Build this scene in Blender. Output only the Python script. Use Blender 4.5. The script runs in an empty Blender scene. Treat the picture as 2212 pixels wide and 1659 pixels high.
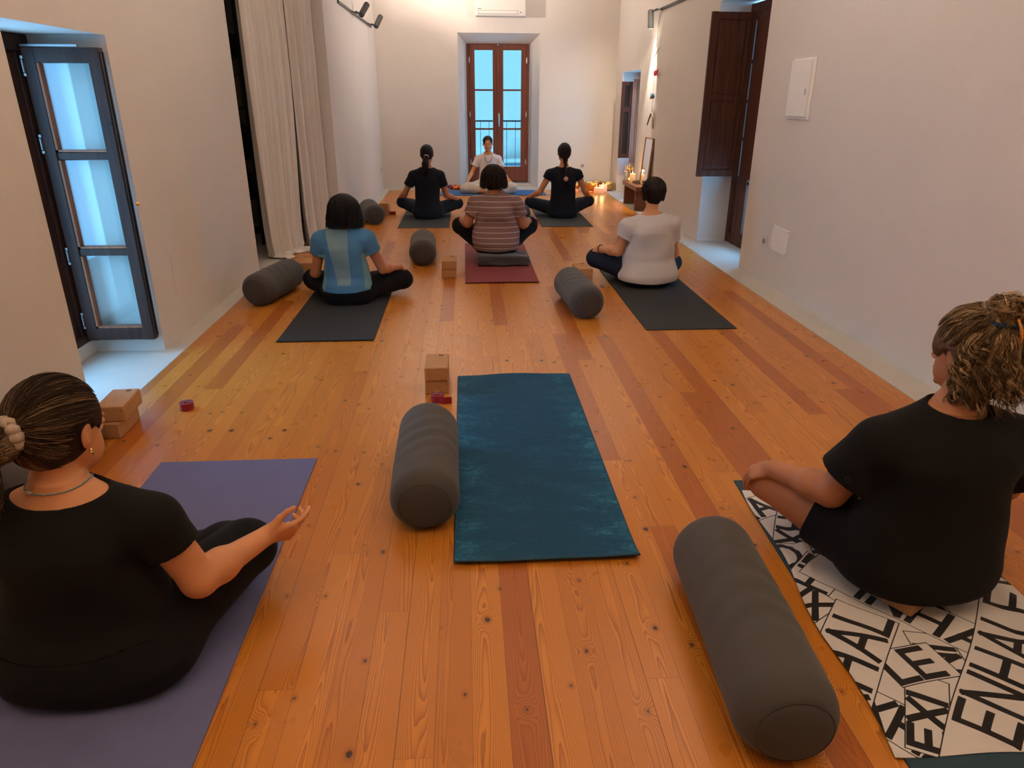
import bpy, bmesh, math, random
import numpy as np
from mathutils import Matrix, Vector
random.seed(7)
RNG = np.random.default_rng(7)
SC = bpy.context.scene
COL = SC.collection
PI = math.pi

# ------------------------------------------------------------------ camera
CAM_R = ((0.99799282, -0.02027317, 0.05999439),
         (-0.06320491, -0.37771014, 0.92376414),
         (0.00393286, -0.92570192, -0.37823337))
cam_data = bpy.data.cameras.new('camera')
cam = bpy.data.objects.new('camera', cam_data)
COL.objects.link(cam)
m = Matrix([[r[0], -r[1], -r[2], 0.0] for r in CAM_R] + [[0, 0, 0, 1]])
m.translation = Vector((0, 0, 1.45))
cam.matrix_world = m
cam_data.sensor_width = 36.0
cam_data.lens = 1520.0 / 2212.0 * 36.0
cam_data.clip_start = 0.05
cam_data.clip_end = 200
SC.camera = cam

# ------------------------------------------------------------------ world, lights, exposure
SC.view_settings.view_transform = 'Standard'
SC.view_settings.look = 'None'
SC.view_settings.gamma = 1.0
SC.view_settings.use_curve_mapping = False
SC.view_settings.exposure = 0.0
W = bpy.data.worlds.new('world')
SC.world = W
W.use_nodes = True
bg = W.node_tree.nodes['Background']
bg.inputs[0].default_value = (0.19, 0.54, 1.0, 1)
bg.inputs[1].default_value = 11.5


def lamp(name, kind, loc, energy, color, **kw):
    d = bpy.data.lights.new(name, kind)
    d.energy = energy
    d.color = color
    aim = kw.pop('aim', None)
    for k, v in kw.items():
        setattr(d, k, v)
    o = bpy.data.objects.new(name, d)
    COL.objects.link(o)
    o.location = loc
    if aim is not None:
        o.rotation_euler = (Vector(aim) - Vector(loc)).to_track_quat('-Z', 'Y').to_euler()
    return o


WARM = (1.0, 0.77, 0.56)
SOFT = (1.0, 0.87, 0.77)
# rail spots, plus unseen fill spots added to bounce light off the ceiling
lamp('rail_or_fill_spot', 'SPOT', (-1.15, 10.9, 2.60), 260, SOFT, spot_size=2.3, spot_blend=0.9, shadow_soft_size=0.06, aim=(-0.1, 11.3, 3.5))
lamp('rail_or_fill_spot', 'SPOT', (2.30, 9.3, 2.55), 170, (1.0, 0.88, 0.72), spot_size=0.95, spot_blend=1.0, shadow_soft_size=0.06, aim=(1.95, 12.4, 0.9))
lamp('rail_or_fill_spot', 'SPOT', (-1.10, 11.7, 2.60), 12, SOFT, spot_size=2.2, spot_blend=0.9, shadow_soft_size=0.06, aim=(-0.6, 12.4, 3.4))
lamp('rail_or_fill_spot', 'SPOT', (2.36, 9.98, 2.36), 190, SOFT, spot_size=0.80, spot_blend=0.7, shadow_soft_size=0.03, aim=(2.55, 10.05, 1.2))
lamp('rail_or_fill_spot', 'SPOT', (2.30, 9.0, 2.6), 270, SOFT, spot_size=2.4, spot_blend=0.9, shadow_soft_size=0.08, aim=(1.2, 9.6, 3.5))  # added unseen spot, bounces soft ambient off the ceiling
lamp('rail_or_fill_spot', 'SPOT', (-1.5, 5.2, 2.6), 150, SOFT, spot_size=2.5, spot_blend=1.0, shadow_soft_size=0.1, aim=(-0.6, 5.4, 3.5))  # unseen general fill, added mid-room on the left
lamp('rail_or_fill_spot', 'SPOT', (2.1, 4.6, 2.6), 190, SOFT, spot_size=2.5, spot_blend=1.0, shadow_soft_size=0.1, aim=(1.2, 4.4, 3.5))  # its added counterpart on the right, also unseen fill
lamp('rail_or_fill_spot', 'SPOT', (-1.4, 0.2, 2.6), 290, WARM, spot_size=2.5, spot_blend=1.0, shadow_soft_size=0.1, aim=(-0.4, 0.6, 3.5))  # unseen warm fill added near the camera, left side
lamp('rail_or_fill_spot', 'SPOT', (2.0, 0.4, 2.6), 250, WARM, spot_size=2.5, spot_blend=1.0, shadow_soft_size=0.1, aim=(1.0, 0.6, 3.5))  # unseen warm fill added near the camera, right side
# daylight coming in at the openings: portals only guide the sky sampling
for loc, aim, sx, sy in (((-2.52, 3.75, 0.9), (0, 3.75, 0.9), 0.95, 1.7),
                         ((2.99, 6.95, 1.2), (0, 6.95, 1.2), 1.3, 2.2),
                         ((2.99, 11.35, 0.9), (0, 11.35, 0.9), 1.2, 1.8),
                         ((0.6, 12.95, 1.2), (0.6, 0, 1.2), 1.3, 2.3)):
    p = lamp('window_portal', 'AREA', loc, 1.0, (1, 1, 1), shape='RECTANGLE', size=sx, size_y=sy, aim=aim)
    p.data.cycles.is_portal = True


# ------------------------------------------------------------------ material helpers
class NT:
    def __init__(self, name):
        self.m = bpy.data.materials.new(name)
        self.m.use_nodes = True
        self.t = self.m.node_tree
        self.b = self.t.nodes['Principled BSDF']
        self.out = self.t.nodes['Material Output']

    def n(self, typ, **kw):
        x = self.t.nodes.new(typ)
        for k, v in kw.items():
            setattr(x, k, v)
        return x

    def link(self, a, b):
        self.t.links.new(a, b)

    def put(self, sock, v):
        if isinstance(v, bpy.types.NodeSocket):
            self.t.links.new(v, sock)
        elif v is not None:
            if isinstance(v, tuple) and len(v) == 3 and len(getattr(sock, 'default_value', (0,) * 3)) == 4:
                v = (*v, 1)
            sock.default_value = v

    def M(self, op, a, b=None, c=None, clamp=False):
        x = self.n('ShaderNodeMath', operation=op)
        x.use_clamp = clamp
        self.put(x.inputs[0], a)
        if b is not None:
            self.put(x.inputs[1], b)
        if c is not None:
            self.put(x.inputs[2], c)
        return x.outputs[0]

    def V(self, op, a, b=None):
        x = self.n('ShaderNodeVectorMath', operation=op)
        self.put(x.inputs[0], a)
        if b is not None:
            self.put(x.inputs[3] if op == 'SCALE' else x.inputs[1], b)
        return x.outputs['Value'] if op in ('LENGTH', 'DOT_PRODUCT') else x.outputs[0]

    def xyz(self, v):
        x = self.n('ShaderNodeSeparateXYZ')
        self.link(v, x.inputs[0])
        return x.outputs

    def vec(self, a, b, c=0.0):
        x = self.n('ShaderNodeCombineXYZ')
        for i, k in enumerate((a, b, c)):
            self.put(x.inputs[i], k)
        return x.outputs[0]

    def mix(self, f, a, b, blend='MIX'):
        x = self.n('ShaderNodeMix', data_type='RGBA', blend_type=blend)
        self.put(x.inputs[0], f)
        self.put(x.inputs[6], a)
        self.put(x.inputs[7], b)
        return x.outputs[2]

    def noise(self, vec, scale=5.0, detail=2.0, rough=0.5, dist=0.0):
        x = self.n('ShaderNodeTexNoise')
        self.put(x.inputs['Vector'], vec)
        x.inputs['Scale'].default_value = scale
        x.inputs['Detail'].default_value = detail
        x.inputs['Roughness'].default_value = rough
        x.inputs['Distortion'].default_value = dist
        return x.outputs[0]

    def ramp(self, f, lo, hi, smooth=True):
        x = self.n('ShaderNodeMapRange')
        if smooth:
            x.interpolation_type = 'SMOOTHSTEP'
        self.put(x.inputs[0], f)
        x.inputs[1].default_value = lo
        x.inputs[2].default_value = hi
        return x.outputs[0]

    def obj(self):
        return self.n('ShaderNodeTexCoord').outputs['Object']

    def pos(self):
        return self.n('ShaderNodeNewGeometry').outputs['Position']

    def attr(self, name):
        return self.n('ShaderNodeAttribute', attribute_name=name).outputs

    def bump(self, h, strength=0.3, dist=0.01):
        x = self.n('ShaderNodeBump')
        x.inputs['Strength'].default_value = strength
        x.inputs['Distance'].default_value = dist
        self.put(x.inputs['Height'], h)
        self.link(x.outputs[0], self.b.inputs['Normal'])

    def fin(self, color=None, rough=None, metal=None, spec=None):
        self.put(self.b.inputs['Base Color'], color)
        self.put(self.b.inputs['Roughness'], rough)
        if metal is not None:
            self.b.inputs['Metallic'].default_value = metal
        if spec is not None:
            self.b.inputs['Specular IOR Level'].default_value = spec
        return self.m


def plain(name, color, rough=0.6, metal=0.0, spec=0.4, var=0.08, scale=30.0, bump=0.0, bscale=None, bdist=0.003):
    k = NT(name)
    v = k.obj()
    f = k.noise(v, scale, 3)
    a = tuple(min(1, c * (1 - var)) for c in color)
    b = tuple(min(1, c * (1 + var)) for c in color)
    if bump:
        k.bump(k.noise(v, bscale or scale * 4, 3), bump, bdist)
    return k.fin(k.mix(f, a, b), rough, metal, spec)


def mat_floor():
    k = NT('pine_boards')
    P = k.xyz(k.pos())
    w = 0.0935
    u = k.M('DIVIDE', k.M('ADD', P[0], 5.0585 + 0.01 + 0.0), w)
    u = k.M('DIVIDE', k.M('ADD', P[0], w * 60 + 0.010), w)
    i = k.M('FLOOR', u)
    fx = k.M('FRACT', u)
    wn = k.n('ShaderNodeTexWhiteNoise', noise_dimensions='1D')
    k.link(i, wn.inputs['W'])
    L = 1.75
    v = k.M('DIVIDE', k.M('ADD', P[1], k.M('MULTIPLY_ADD', wn.outputs[0], 1.75, 20.0)), L)
    j = k.M('FLOOR', v)
    fy = k.M('FRACT', v)
    w2 = k.n('ShaderNodeTexWhiteNoise', noise_dimensions='2D')
    k.link(k.vec(i, j), w2.inputs['Vector'])
    rc = k.xyz(w2.outputs['Color'])
    rv = w2.outputs['Value']
    xm = k.M('MULTIPLY', k.M('SUBTRACT', fx, 0.5), w)
    # knots
    kc = k.vec(k.M('MULTIPLY', P[0], 11.0), k.M('MULTIPLY', P[1], 2.3))
    vo = k.n('ShaderNodeTexVoronoi', voronoi_dimensions='2D')
    vo.inputs['Scale'].default_value = 1.0
    k.link(kc, vo.inputs['Vector'])
    dv = k.V('MULTIPLY', k.V('SUBTRACT', kc, vo.outputs['Position']), (1 / 11.0, 0.75 / 2.3, 0))
    kd = k.V('LENGTH', dv)
    kr = k.xyz(vo.outputs['Color'])
    has = k.M('GREATER_THAN', kr[0], 0.42)
    krad = k.M('MULTIPLY_ADD', k.M('MULTIPLY', kr[1], kr[1]), 0.0065, 0.0025)
    wob = k.M('MULTIPLY', k.M('SUBTRACT', k.noise(k.pos(), 160, 1), 0.5), 0.006)
    kdw = k.M('ADD', kd, wob)
    kn = k.M('MULTIPLY', k.M('SUBTRACT', 1.0, k.ramp(k.M('SUBTRACT', kdw, krad), -0.0015, 0.0018)), has)
    kr2 = k.M('MULTIPLY', k.M('SUBTRACT', 1.0, k.ramp(k.M('SUBTRACT', kdw, krad), 0.0, 0.014)), has)
    # grain
    gy = k.M('MULTIPLY_ADD', rv, 37.0, P[1])
    warp = k.noise(k.vec(k.M('MULTIPLY', xm, 9.0), k.M('MULTIPLY', gy, 0.85), k.M('MULTIPLY', rv, 91.0)), 1.0, 2.0, 0.5)
    warp2 = k.noise(k.vec(k.M('MULTIPLY', xm, 60.0), k.M('MULTIPLY', gy, 3.5), k.M('MULTIPLY', rv, 17.0)), 1.0, 2.0, 0.5)
    cx = k.M('MULTIPLY', k.M('SUBTRACT', rc[0], 0.5), 0.07)
    dx = k.M('SUBTRACT', xm, cx)
    para = k.M('MULTIPLY', k.M('MULTIPLY', dx, dx), 620.0)
    t = k.M('ADD', k.M('MULTIPLY', warp, 3.2), para)
    t = k.M('ADD', t, k.M('MULTIPLY', warp2, 0.16))
    infl = k.M('MULTIPLY', k.M('POWER', 2.718, k.M('MULTIPLY', k.M('MULTIPLY', kd, kd), -1500.0)), has)
    t = k.M('ADD', t, k.M('MULTIPLY', infl, 0.8))
    saw = k.M('FRACT', k.M('MULTIPLY', t, 5.5))
    late = k.M('POWER', saw, 2.2)
    late = k.M('MULTIPLY', late, k.M('SUBTRACT', 1.0, k.ramp(saw, 0.93, 1.0)))
    fine = k.noise(k.vec(k.M('MULTIPLY', P[0], 520.0), k.M('MULTIPLY', P[1], 14.0)), 1.0, 2.0, 0.6)
    light = k.mix(rc[1], (0.72, 0.275, 0.034), (0.60, 0.212, 0.022))
    light = k.mix(k.ramp(rc[2], 0.86, 0.92), light, (0.46, 0.13, 0.014))
    dark = k.mix(0.80, light, (0.26, 0.060, 0.008))
    c = k.mix(k.M('MULTIPLY', late, 1.0, clamp=True), light, dark)
    c = k.mix(k.M('MULTIPLY', k.ramp(fine, 0.3, 0.75), 0.16), c, k.mix(0.5, c, (0.2, 0.06, 0.02)))
    big = k.noise(k.pos(), 0.9, 3)
    c = k.mix(k.M('MULTIPLY', big, 0.12), c, (0.36, 0.13, 0.045))
    c = k.mix(k.M('MULTIPLY', kr2, 0.45), c, (0.20, 0.06, 0.018))
    c = k.mix(k.M('MULTIPLY', kn, 0.93), c, (0.035, 0.017, 0.012))
    # gaps
    ex = k.M('MULTIPLY', k.M('SUBTRACT', 0.5, k.M('ABSOLUTE', k.M('SUBTRACT', fx, 0.5))), w)
    ey = k.M('MULTIPLY', k.M('SUBTRACT', 0.5, k.M('ABSOLUTE', k.M('SUBTRACT', fy, 0.5))), L)
    wn3 = k.n('ShaderNodeTexWhiteNoise', noise_dimensions='1D')
    k.link(k.M('FLOOR', k.M('ADD', u, 0.5)), wn3.inputs['W'])
    gw = k.M('MULTIPLY_ADD', k.M('POWER', wn3.outputs[0], 2.0), 0.0009, 0.0002)
    gap = k.M('SUBTRACT', 1.0, k.ramp(k.M('SUBTRACT', ex, gw), -0.0004, 0.0008))
    gape = k.M('SUBTRACT', 1.0, k.ramp(ey, 0.0004, 0.0012))
    g = k.M('MAXIMUM', gap, k.M('MULTIPLY', gape, 0.6))
    c = k.mix(k.M('MULTIPLY', g, 0.68), c, (0.07, 0.025, 0.008))
    h = k.M('SUBTRACT', k.M('MULTIPLY', late, 0.05), g)
    h = k.M('SUBTRACT', h, k.M('MULTIPLY', kn, 0.3))
    k.bump(h, 0.35, 0.0012)
    ro = k.M('MULTIPLY_ADD', k.noise(k.pos(), 7.0, 3), 0.14, 0.23)
    return k.fin(c, ro, 0, 0.45)


def mat_wall(name, base, var=0.04):
    k = NT(name)
    p = k.pos()
    f = k.noise(p, 1.3, 4, 0.6)
    c = k.mix(f, tuple(x * (1 - var) for x in base), tuple(min(1, x * (1 + var)) for x in base))
    h = k.M('ADD', k.noise(p, 3.0, 3), k.M('MULTIPLY', k.noise(p, 60.0, 3), 0.12))
    k.bump(h, 0.35, 0.03)
    return k.fin(c, 0.88, 0, 0.2)


def mat_concrete():
    k = NT('polished_concrete')
    p = k.pos()
    f = k.noise(p, 3.5, 6, 0.65, 0.6)
    s = k.noise(k.V('MULTIPLY', p, (2.0, 26.0, 1.0)), 1.0, 3, 0.6)
    c = k.mix(f, (0.50, 0.46, 0.40), (0.66, 0.61, 0.54))
    c = k.mix(k.M('MULTIPLY', s, 0.3), c, (0.45, 0.41, 0.35))
    k.bump(s, 0.25, 0.004)
    return k.fin(c, 0.55, 0, 0.35)


def mat_wood(name, a, b, axis=2, scale=1.0, knots=True, rough=0.45):
    k = NT(name)
    o = k.obj()
    s = [38.0 * scale] * 3
    s[axis] = 2.2 * scale
    g = k.noise(k.V('MULTIPLY', o, tuple(s)), 1.0, 4, 0.55, 0.8)
    c = k.mix(k.ramp(g, 0.3, 0.7), a, b)
    if knots:
        vo = k.n('ShaderNodeTexVoronoi')
        vo.inputs['Scale'].default_value = 7.0
        k.link(o, vo.inputs['Vector'])
        kn = k.M('MULTIPLY', k.M('SUBTRACT', 1.0, k.ramp(vo.outputs['Distance'], 0.04, 0.11)),
                 k.M('GREATER_THAN', k.xyz(vo.outputs['Color'])[0], 0.6))
        c = k.mix(k.M('MULTIPLY', kn, 0.7), c, tuple(x * 0.25 for x in a))
    k.bump(g, 0.15, 0.002)
    return k.fin(c, rough, 0, 0.2)


def mat_cork():
    k = NT('cork')
    o = k.obj()
    vo = k.n('ShaderNodeTexVoronoi')
    vo.inputs['Scale'].default_value = 430.0
    k.link(o, vo.inputs['Vector'])
    r = k.xyz(vo.outputs['Color'])
    c = k.mix(r[0], (0.46, 0.23, 0.10), (0.56, 0.30, 0.14))
    c = k.mix(k.ramp(r[1], 0.90, 0.96), c, (0.22, 0.095, 0.04))
    k.bump(r[2], 0.25, 0.001)
    return k.fin(c, 0.85, 0, 0.2)


def mat_fabric(name, col, rough=0.9, weave=900.0, var=0.12, big=6.0, sheen=0.25, fold=0.0, bumps=0.25):
    k = NT(name)
    o = k.obj()
    f = k.noise(o, big, 4, 0.6)
    c = k.mix(f, tuple(x * (1 - var) for x in col), tuple(min(1, x * (1 + var)) for x in col))
    h = k.noise(o, weave, 2)
    if fold:
        h = k.M('ADD', k.M('MULTIPLY', h, 0.12), k.M('MULTIPLY', k.noise(k.V('MULTIPLY', o, (1, 1, 2.2)), 9.0, 3, 0.5, 1.4), fold))
    k.bump(h, bumps, 0.004 if fold else 0.001)
    k.b.inputs['Sheen Weight'].default_value = sheen
    k.b.inputs['Sheen Roughness'].default_value = 0.5
    return k.fin(c, rough, 0, 0.15)


def mat_mat(name, col, ridge=True):
    k = NT(name)
    o = k.obj()
    P = k.xyz(o)
    f = k.noise(o, 5.0, 4)
    c = k.mix(f, tuple(x * 0.88 for x in col), tuple(min(1, x * 1.12) for x in col))
    if ridge:
        a = k.M('SINE', k.M('MULTIPLY', P[1], 1300.0))
        b = k.M('SINE', k.M('MULTIPLY', P[0], 1300.0))
        k.bump(k.M('MULTIPLY', a, b), 0.3, 0.001)
    else:
        k.bump(k.noise(o, 350, 3), 0.2, 0.001)
    return k.fin(c, 0.72, 0, 0.2)


def mat_teal():
    k = NT('teal_suede_mat')
    o = k.obj()
    P = k.xyz(o)
    big = k.noise(k.V('MULTIPLY', o, (5.0, 11.0, 1)), 1.0, 4, 0.65, 0.4)
    n1 = k.noise(k.V('MULTIPLY', o, (22.0, 60.0, 1)), 1.0, 4, 0.7, 2.2)
    n2 = k.noise(k.V('MULTIPLY', o, (70.0, 190.0, 1)), 1.0, 3, 0.7, 3.0)
    e = k.M('ABSOLUTE', k.M('SUBTRACT', P[0], 0.0))
    edge = k.M('MULTIPLY', k.ramp(e, 0.08, 0.33), 0.09)
    m1 = k.ramp(k.M('ADD', k.M('ADD', k.M('MULTIPLY', big, 0.40), k.M('MULTIPLY', n1, 0.5)), edge), 0.44, 0.66)
    c = k.mix(m1, (0.011, 0.064, 0.130), (0.022, 0.130, 0.225))
    m2 = k.M('MULTIPLY', k.ramp(k.M('ADD', k.M('MULTIPLY', n2, 0.6), k.M('MULTIPLY', m1, 0.33)), 0.50, 0.66), m1)
    c = k.mix(k.M('MULTIPLY', m2, 0.6), c, (0.06, 0.28, 0.39))
    ln = k.M('SUBTRACT', 1.0, k.ramp(k.M('ABSOLUTE', k.M('ADD', P[0], 0.012)), 0.0006, 0.0022))
    dash = k.M('MULTIPLY', ln, k.ramp(k.noise(k.V('MULTIPLY', o, (1, 30, 1)), 1, 2), 0.4, 0.6))
    inn = k.M('MULTIPLY', k.M('LESS_THAN', k.M('ABSOLUTE', P[1]), 0.80), dash)
    c = k.mix(k.M('MULTIPLY', inn, 0.6), c, (0.006, 0.02, 0.03))
    wv = k.M('SINE', k.M('MULTIPLY', P[0], 1500.0))
    k.bump(k.M('ADD', k.M('MULTIPLY', wv, 0.5), n2), 0.25, 0.001)
    return k.fin(c, 0.75, 0, 0.16)


def mat_glass():
    k = NT('window_glass')
    tr = k.n('ShaderNodeBsdfTransparent')
    tr.inputs[0].default_value = (0.90, 0.96, 0.97, 1)
    gl = k.n('ShaderNodeBsdfGlossy')
    gl.inputs['Roughness'].default_value = 0.03
    fr = k.n('ShaderNodeLayerWeight')
    fr.inputs[0].default_value = 0.5
    mx = k.n('ShaderNodeMixShader')
    k.link(k.M('MULTIPLY_ADD', k.M('POWER', fr.outputs[1], 4.0), 0.85, 0.05, clamp=True), mx.inputs[0])
    k.link(tr.outputs[0], mx.inputs[1])
    k.link(gl.outputs[0], mx.inputs[2])
    k.link(mx.outputs[0], k.out.inputs[0])
    return k.m


def mat_emit(name, col, s):
    k = NT(name)
    k.b.inputs['Emission Color'].default_value = (*col, 1)
    k.b.inputs['Emission Strength'].default_value = s
    return k.fin(col, 0.6)


def mat_skin(name, col):
    k = NT(name)
    o = k.obj()
    f = k.noise(o, 14.0, 4, 0.6)
    c = k.mix(f, tuple(x * 0.86 for x in col), tuple(min(1, x * 1.1) for x in col))
    l = k.attr('lip')[2]
    c = k.mix(l, c, (col[0] * 0.85, col[1] * 0.55, col[2] * 0.60))
    d = k.attr('brow')[2]
    c = k.mix(d, c, (0.05, 0.03, 0.02))
    k.bump(k.noise(o, 260, 3), 0.12, 0.001)
    k.b.inputs['Subsurface Weight'].default_value = 0.12
    k.b.inputs['Subsurface Radius'].default_value = (0.012, 0.005, 0.003)
    return k.fin(c, 0.5, 0, 0.4)


def mat_hair(name, dark, mid, light, thresh=0.6):
    k = NT(name)
    t = k.attr('tint')[2]
    f = k.noise(k.V('MULTIPLY', k.obj(), (60, 60, 25)), 1.0, 3)
    c = k.mix(k.ramp(t, 0.0, thresh), dark, mid)
    c = k.mix(k.ramp(t, thresh, 1.0), c, light)
    c = k.mix(k.M('MULTIPLY', f, 0.35), c, dark)
    k.b.inputs['Anisotropic'].default_value = 0.4
    return k.fin(c, 0.5, 0, 0.2)


def mat_stripes():
    k = NT('striped_jersey')
    o = k.obj()
    z = k.xyz(o)[2]
    zz = k.M('ADD', z, k.M('MULTIPLY', k.noise(o, 5.0, 2), 0.012))
    s = k.M('ABSOLUTE', k.M('SUBTRACT', k.M('FRACT', k.M('DIVIDE', zz, 0.0455)), 0.5))
    ln = k.M('SUBTRACT', 1.0, k.ramp(s, 0.05, 0.085))
    c = k.mix(ln, (0.235, 0.135, 0.125), (0.52, 0.42, 0.38))
    k.bump(k.noise(k.V('MULTIPLY', o, (1, 1, 2.2)), 11.0, 3, 0.5, 1.4), 0.3, 0.006)
    return k.fin(c, 0.9, 0, 0.1)


def mat_sports():
    # blue tee with grey-green panels
    k = NT('blue_panelled_jersey')
    o = k.obj()
    P = k.xyz(o)
    c = (0.075, 0.205, 0.36)
    z = P[2]
    # centre panel narrows downwards
    cx = k.M('ADD', P[0], k.M('MULTIPLY_ADD', z, 0.10, -0.012))
    half = k.M('MULTIPLY_ADD', z, 0.085, 0.035)
    pn = k.M('MULTIPLY', k.M('LESS_THAN', k.M('ABSOLUTE', cx), half),
             k.M('MULTIPLY', k.M('GREATER_THAN', z, 0.155), k.M('LESS_THAN', P[1], 0.03)))
    col = k.mix(pn, c, (0.20, 0.30, 0.31))
    ax = k.M('ABSOLUTE', P[0])
    side = k.M('MULTIPLY', k.M('GREATER_THAN', ax, k.M('MULTIPLY_ADD', z, -0.06, 0.150)),
               k.M('MULTIPLY', k.M('MULTIPLY', k.M('LESS_THAN', z, 0.37), k.M('LESS_THAN', ax, 0.19)), k.M('GREATER_THAN', z, 0.12)))
    col = k.mix(side, col, (0.16, 0.33, 0.37))
    k.bump(k.noise(k.V('MULTIPLY', o, (1, 1, 2.5)), 10.0, 3, 0.5, 1.3), 0.35, 0.006)
    return k.fin(col, 0.85, 0, 0.15)


def mat_towel():
    k = NT('lettered_towel')
    a = k.attr('ink')[2]
    f = k.ramp(a, -0.0007, 0.0007)
    o = k.obj()
    w = k.mix(k.noise(o, 8.0, 3), (0.66, 0.62, 0.59), (0.75, 0.71, 0.68))
    c = k.mix(f, (0.018, 0.015, 0.015), w)
    k.bump(k.noise(o, 500, 2), 0.2, 0.001)
    k.b.inputs['Sheen Weight'].default_value = 0.2
    return k.fin(c, 0.92, 0, 0.1)


def mat_batik():
    k = NT('batik_cloth')
    o = k.obj()
    vo = k.n('ShaderNodeTexVoronoi')
    vo.inputs['Scale'].default_value = 28.0
    k.link(o, vo.inputs['Vector'])
    r = k.xyz(vo.outputs['Color'])
    c = k.mix(k.M('GREATER_THAN', r[0], 0.5), (0.35, 0.02, 0.05), (0.75, 0.22, 0.02))
    c = k.mix(k.M('GREATER_THAN', r[1], 0.7), c, (0.02, 0.05, 0.09))
    return k.fin(c, 0.8, 0, 0.2)


MT = {}
MT['floor'] = mat_floor()
MT['wall'] = mat_wall('lime_plaster', (0.725, 0.66, 0.59))
MT['ceil'] = mat_wall('ceiling_paint', (0.75, 0.70, 0.64))
MT['concrete'] = mat_concrete()
MT['cork_joint'] = plain('dark_strip', (0.05, 0.035, 0.025), 0.9)
MT['darkwood'] = mat_wood('dark_stained_wood', (0.040, 0.018, 0.012), (0.066, 0.030, 0.020))
MT['redwood'] = mat_wood('red_brown_wood', (0.15, 0.048, 0.030), (0.21, 0.072, 0.046), knots=False)
MT['shutterwood'] = mat_wood('walnut_stained_pine', (0.070, 0.026, 0.016), (0.115, 0.044, 0.026), rough=0.62)
MT['orangewood'] = mat_wood('red_varnished_wood', (0.26, 0.09, 0.04), (0.38, 0.14, 0.07))
MT['benchwood'] = mat_wood('bench_wood', (0.15, 0.06, 0.035), (0.24, 0.10, 0.06), axis=1)
MT['glass'] = mat_glass()
MT['steel'] = plain('brushed_steel', (0.6, 0.6, 0.6), 0.35, 0.9, 0.5)
MT['iron'] = plain('dark_iron', (0.03, 0.04, 0.045), 0.5, 0.6)
MT['brass'] = plain('brass', (0.75, 0.48, 0.16), 0.3, 1.0, 0.5, 0.2)
MT['gold'] = plain('gold', (0.85, 0.6, 0.25), 0.25, 1.0)
MT['cork'] = mat_cork()
MT['bolster'] = mat_fabric('charcoal_cotton', (0.078, 0.070, 0.064), weave=1400, sheen=0.15, bumps=0.3)
MT['bolster_end'] = mat_fabric('charcoal_cotton_panel', (0.066, 0.058, 0.053), weave=1400, sheen=0.12, bumps=0.3)
MT['curtain'] = mat_fabric('unbleached_linen', (0.80, 0.73, 0.65), weave=700, var=0.05, sheen=0.1)
MT['white_plastic'] = plain('white_plastic', (0.66, 0.62, 0.57), 0.45, var=0.03)
MT['white_paint'] = plain('white_metal', (0.88, 0.83, 0.76), 0.5, var=0.03)
MT['black_plastic'] = plain('black_plastic', (0.02, 0.02, 0.02), 0.4)
MT['grey_metal'] = plain('grey_lacquer', (0.055, 0.053, 0.05), 0.45, 0.2)
MT['strap'] = mat_fabric('red_webbing', (0.30, 0.018, 0.022), weave=1200)
MT['strap_beige'] = mat_fabric('beige_webbing', (0.4, 0.36, 0.28), weave=1200)
MT['m_dark'] = mat_mat('charcoal_mat', (0.035, 0.036, 0.036), False)
MT['m_dark2'] = mat_mat('slate_mat', (0.048, 0.056, 0.060), False)
MT['m_violet'] = mat_mat('violet_mat', (0.145, 0.150, 0.29))
MT['m_red'] = mat_mat('brick_red_mat', (0.25, 0.055, 0.058), False)
MT['m_blue'] = mat_mat('blue_mat', (0.045, 0.13, 0.30), False)
MT['m_petrol'] = mat_mat('petrol_blue_mat', (0.035, 0.070, 0.095), False)
MT['m_teal'] = mat_teal()
MT['m_teal_edge'] = plain('teal_binding', (0.012, 0.060, 0.105), 0.7)
MT['towel'] = mat_towel()
MT['batik'] = mat_batik()
MT['wax'] = plain('cream_wax', (0.85, 0.62, 0.32), 0.5)
MT['wax'].node_tree.nodes['Principled BSDF'].inputs['Emission Color'].default_value = (1.0, 0.45, 0.12, 1)
MT['wax'].node_tree.nodes['Principled BSDF'].inputs['Emission Strength'].default_value = 0.35
MT['pink_wax'] = plain('pink_wax', (0.85, 0.5, 0.36), 0.5)
MT['pink_wax'].node_tree.nodes['Principled BSDF'].inputs['Emission Color'].default_value = (1.0, 0.4, 0.15, 1)
MT['pink_wax'].node_tree.nodes['Principled BSDF'].inputs['Emission Strength'].default_value = 0.45
MT['flame'] = mat_emit('candle_flame', (1.0, 0.62, 0.22), 14.0)
MT['blanket'] = mat_fabric('grey_terry', (0.075, 0.070, 0.072), weave=260, var=0.3, big=30.0, bumps=0.7)
MT['black_tee'] = mat_fabric('black_jersey', (0.0085, 0.0080, 0.0078), weave=800, sheen=0.03, fold=0.9, bumps=0.3)
MT['navy_tee'] = mat_fabric('navy_jersey', (0.011, 0.013, 0.018), weave=800, sheen=0.03, fold=0.9, bumps=0.3)
MT['black_pant'] = mat_fabric('black_leggings', (0.008, 0.008, 0.009), weave=900, sheen=0.03, fold=0.6, bumps=0.2)
MT['navy_pant'] = mat_fabric('navy_leggings', (0.014, 0.020, 0.034), weave=900, sheen=0.03, fold=0.6, bumps=0.2)
MT['white_tee'] = mat_fabric('white_cotton', (0.60, 0.54, 0.50), weave=800, var=0.03, sheen=0.08, fold=1.0, bumps=0.4)
MT['white_tee2'] = mat_fabric('white_jersey', (0.74, 0.66, 0.62), weave=800, var=0.03, sheen=0.05, fold=1.0, bumps=0.3)
MT['cream_pant'] = mat_fabric('cream_linen', (0.55, 0.47, 0.36), weave=700, var=0.05, fold=1.0, bumps=0.6)
MT['stripes'] = mat_stripes()
MT['sports'] = mat_sports()
MT['skin_tan'] = mat_skin('tan_skin', (0.66, 0.29, 0.125))
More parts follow.
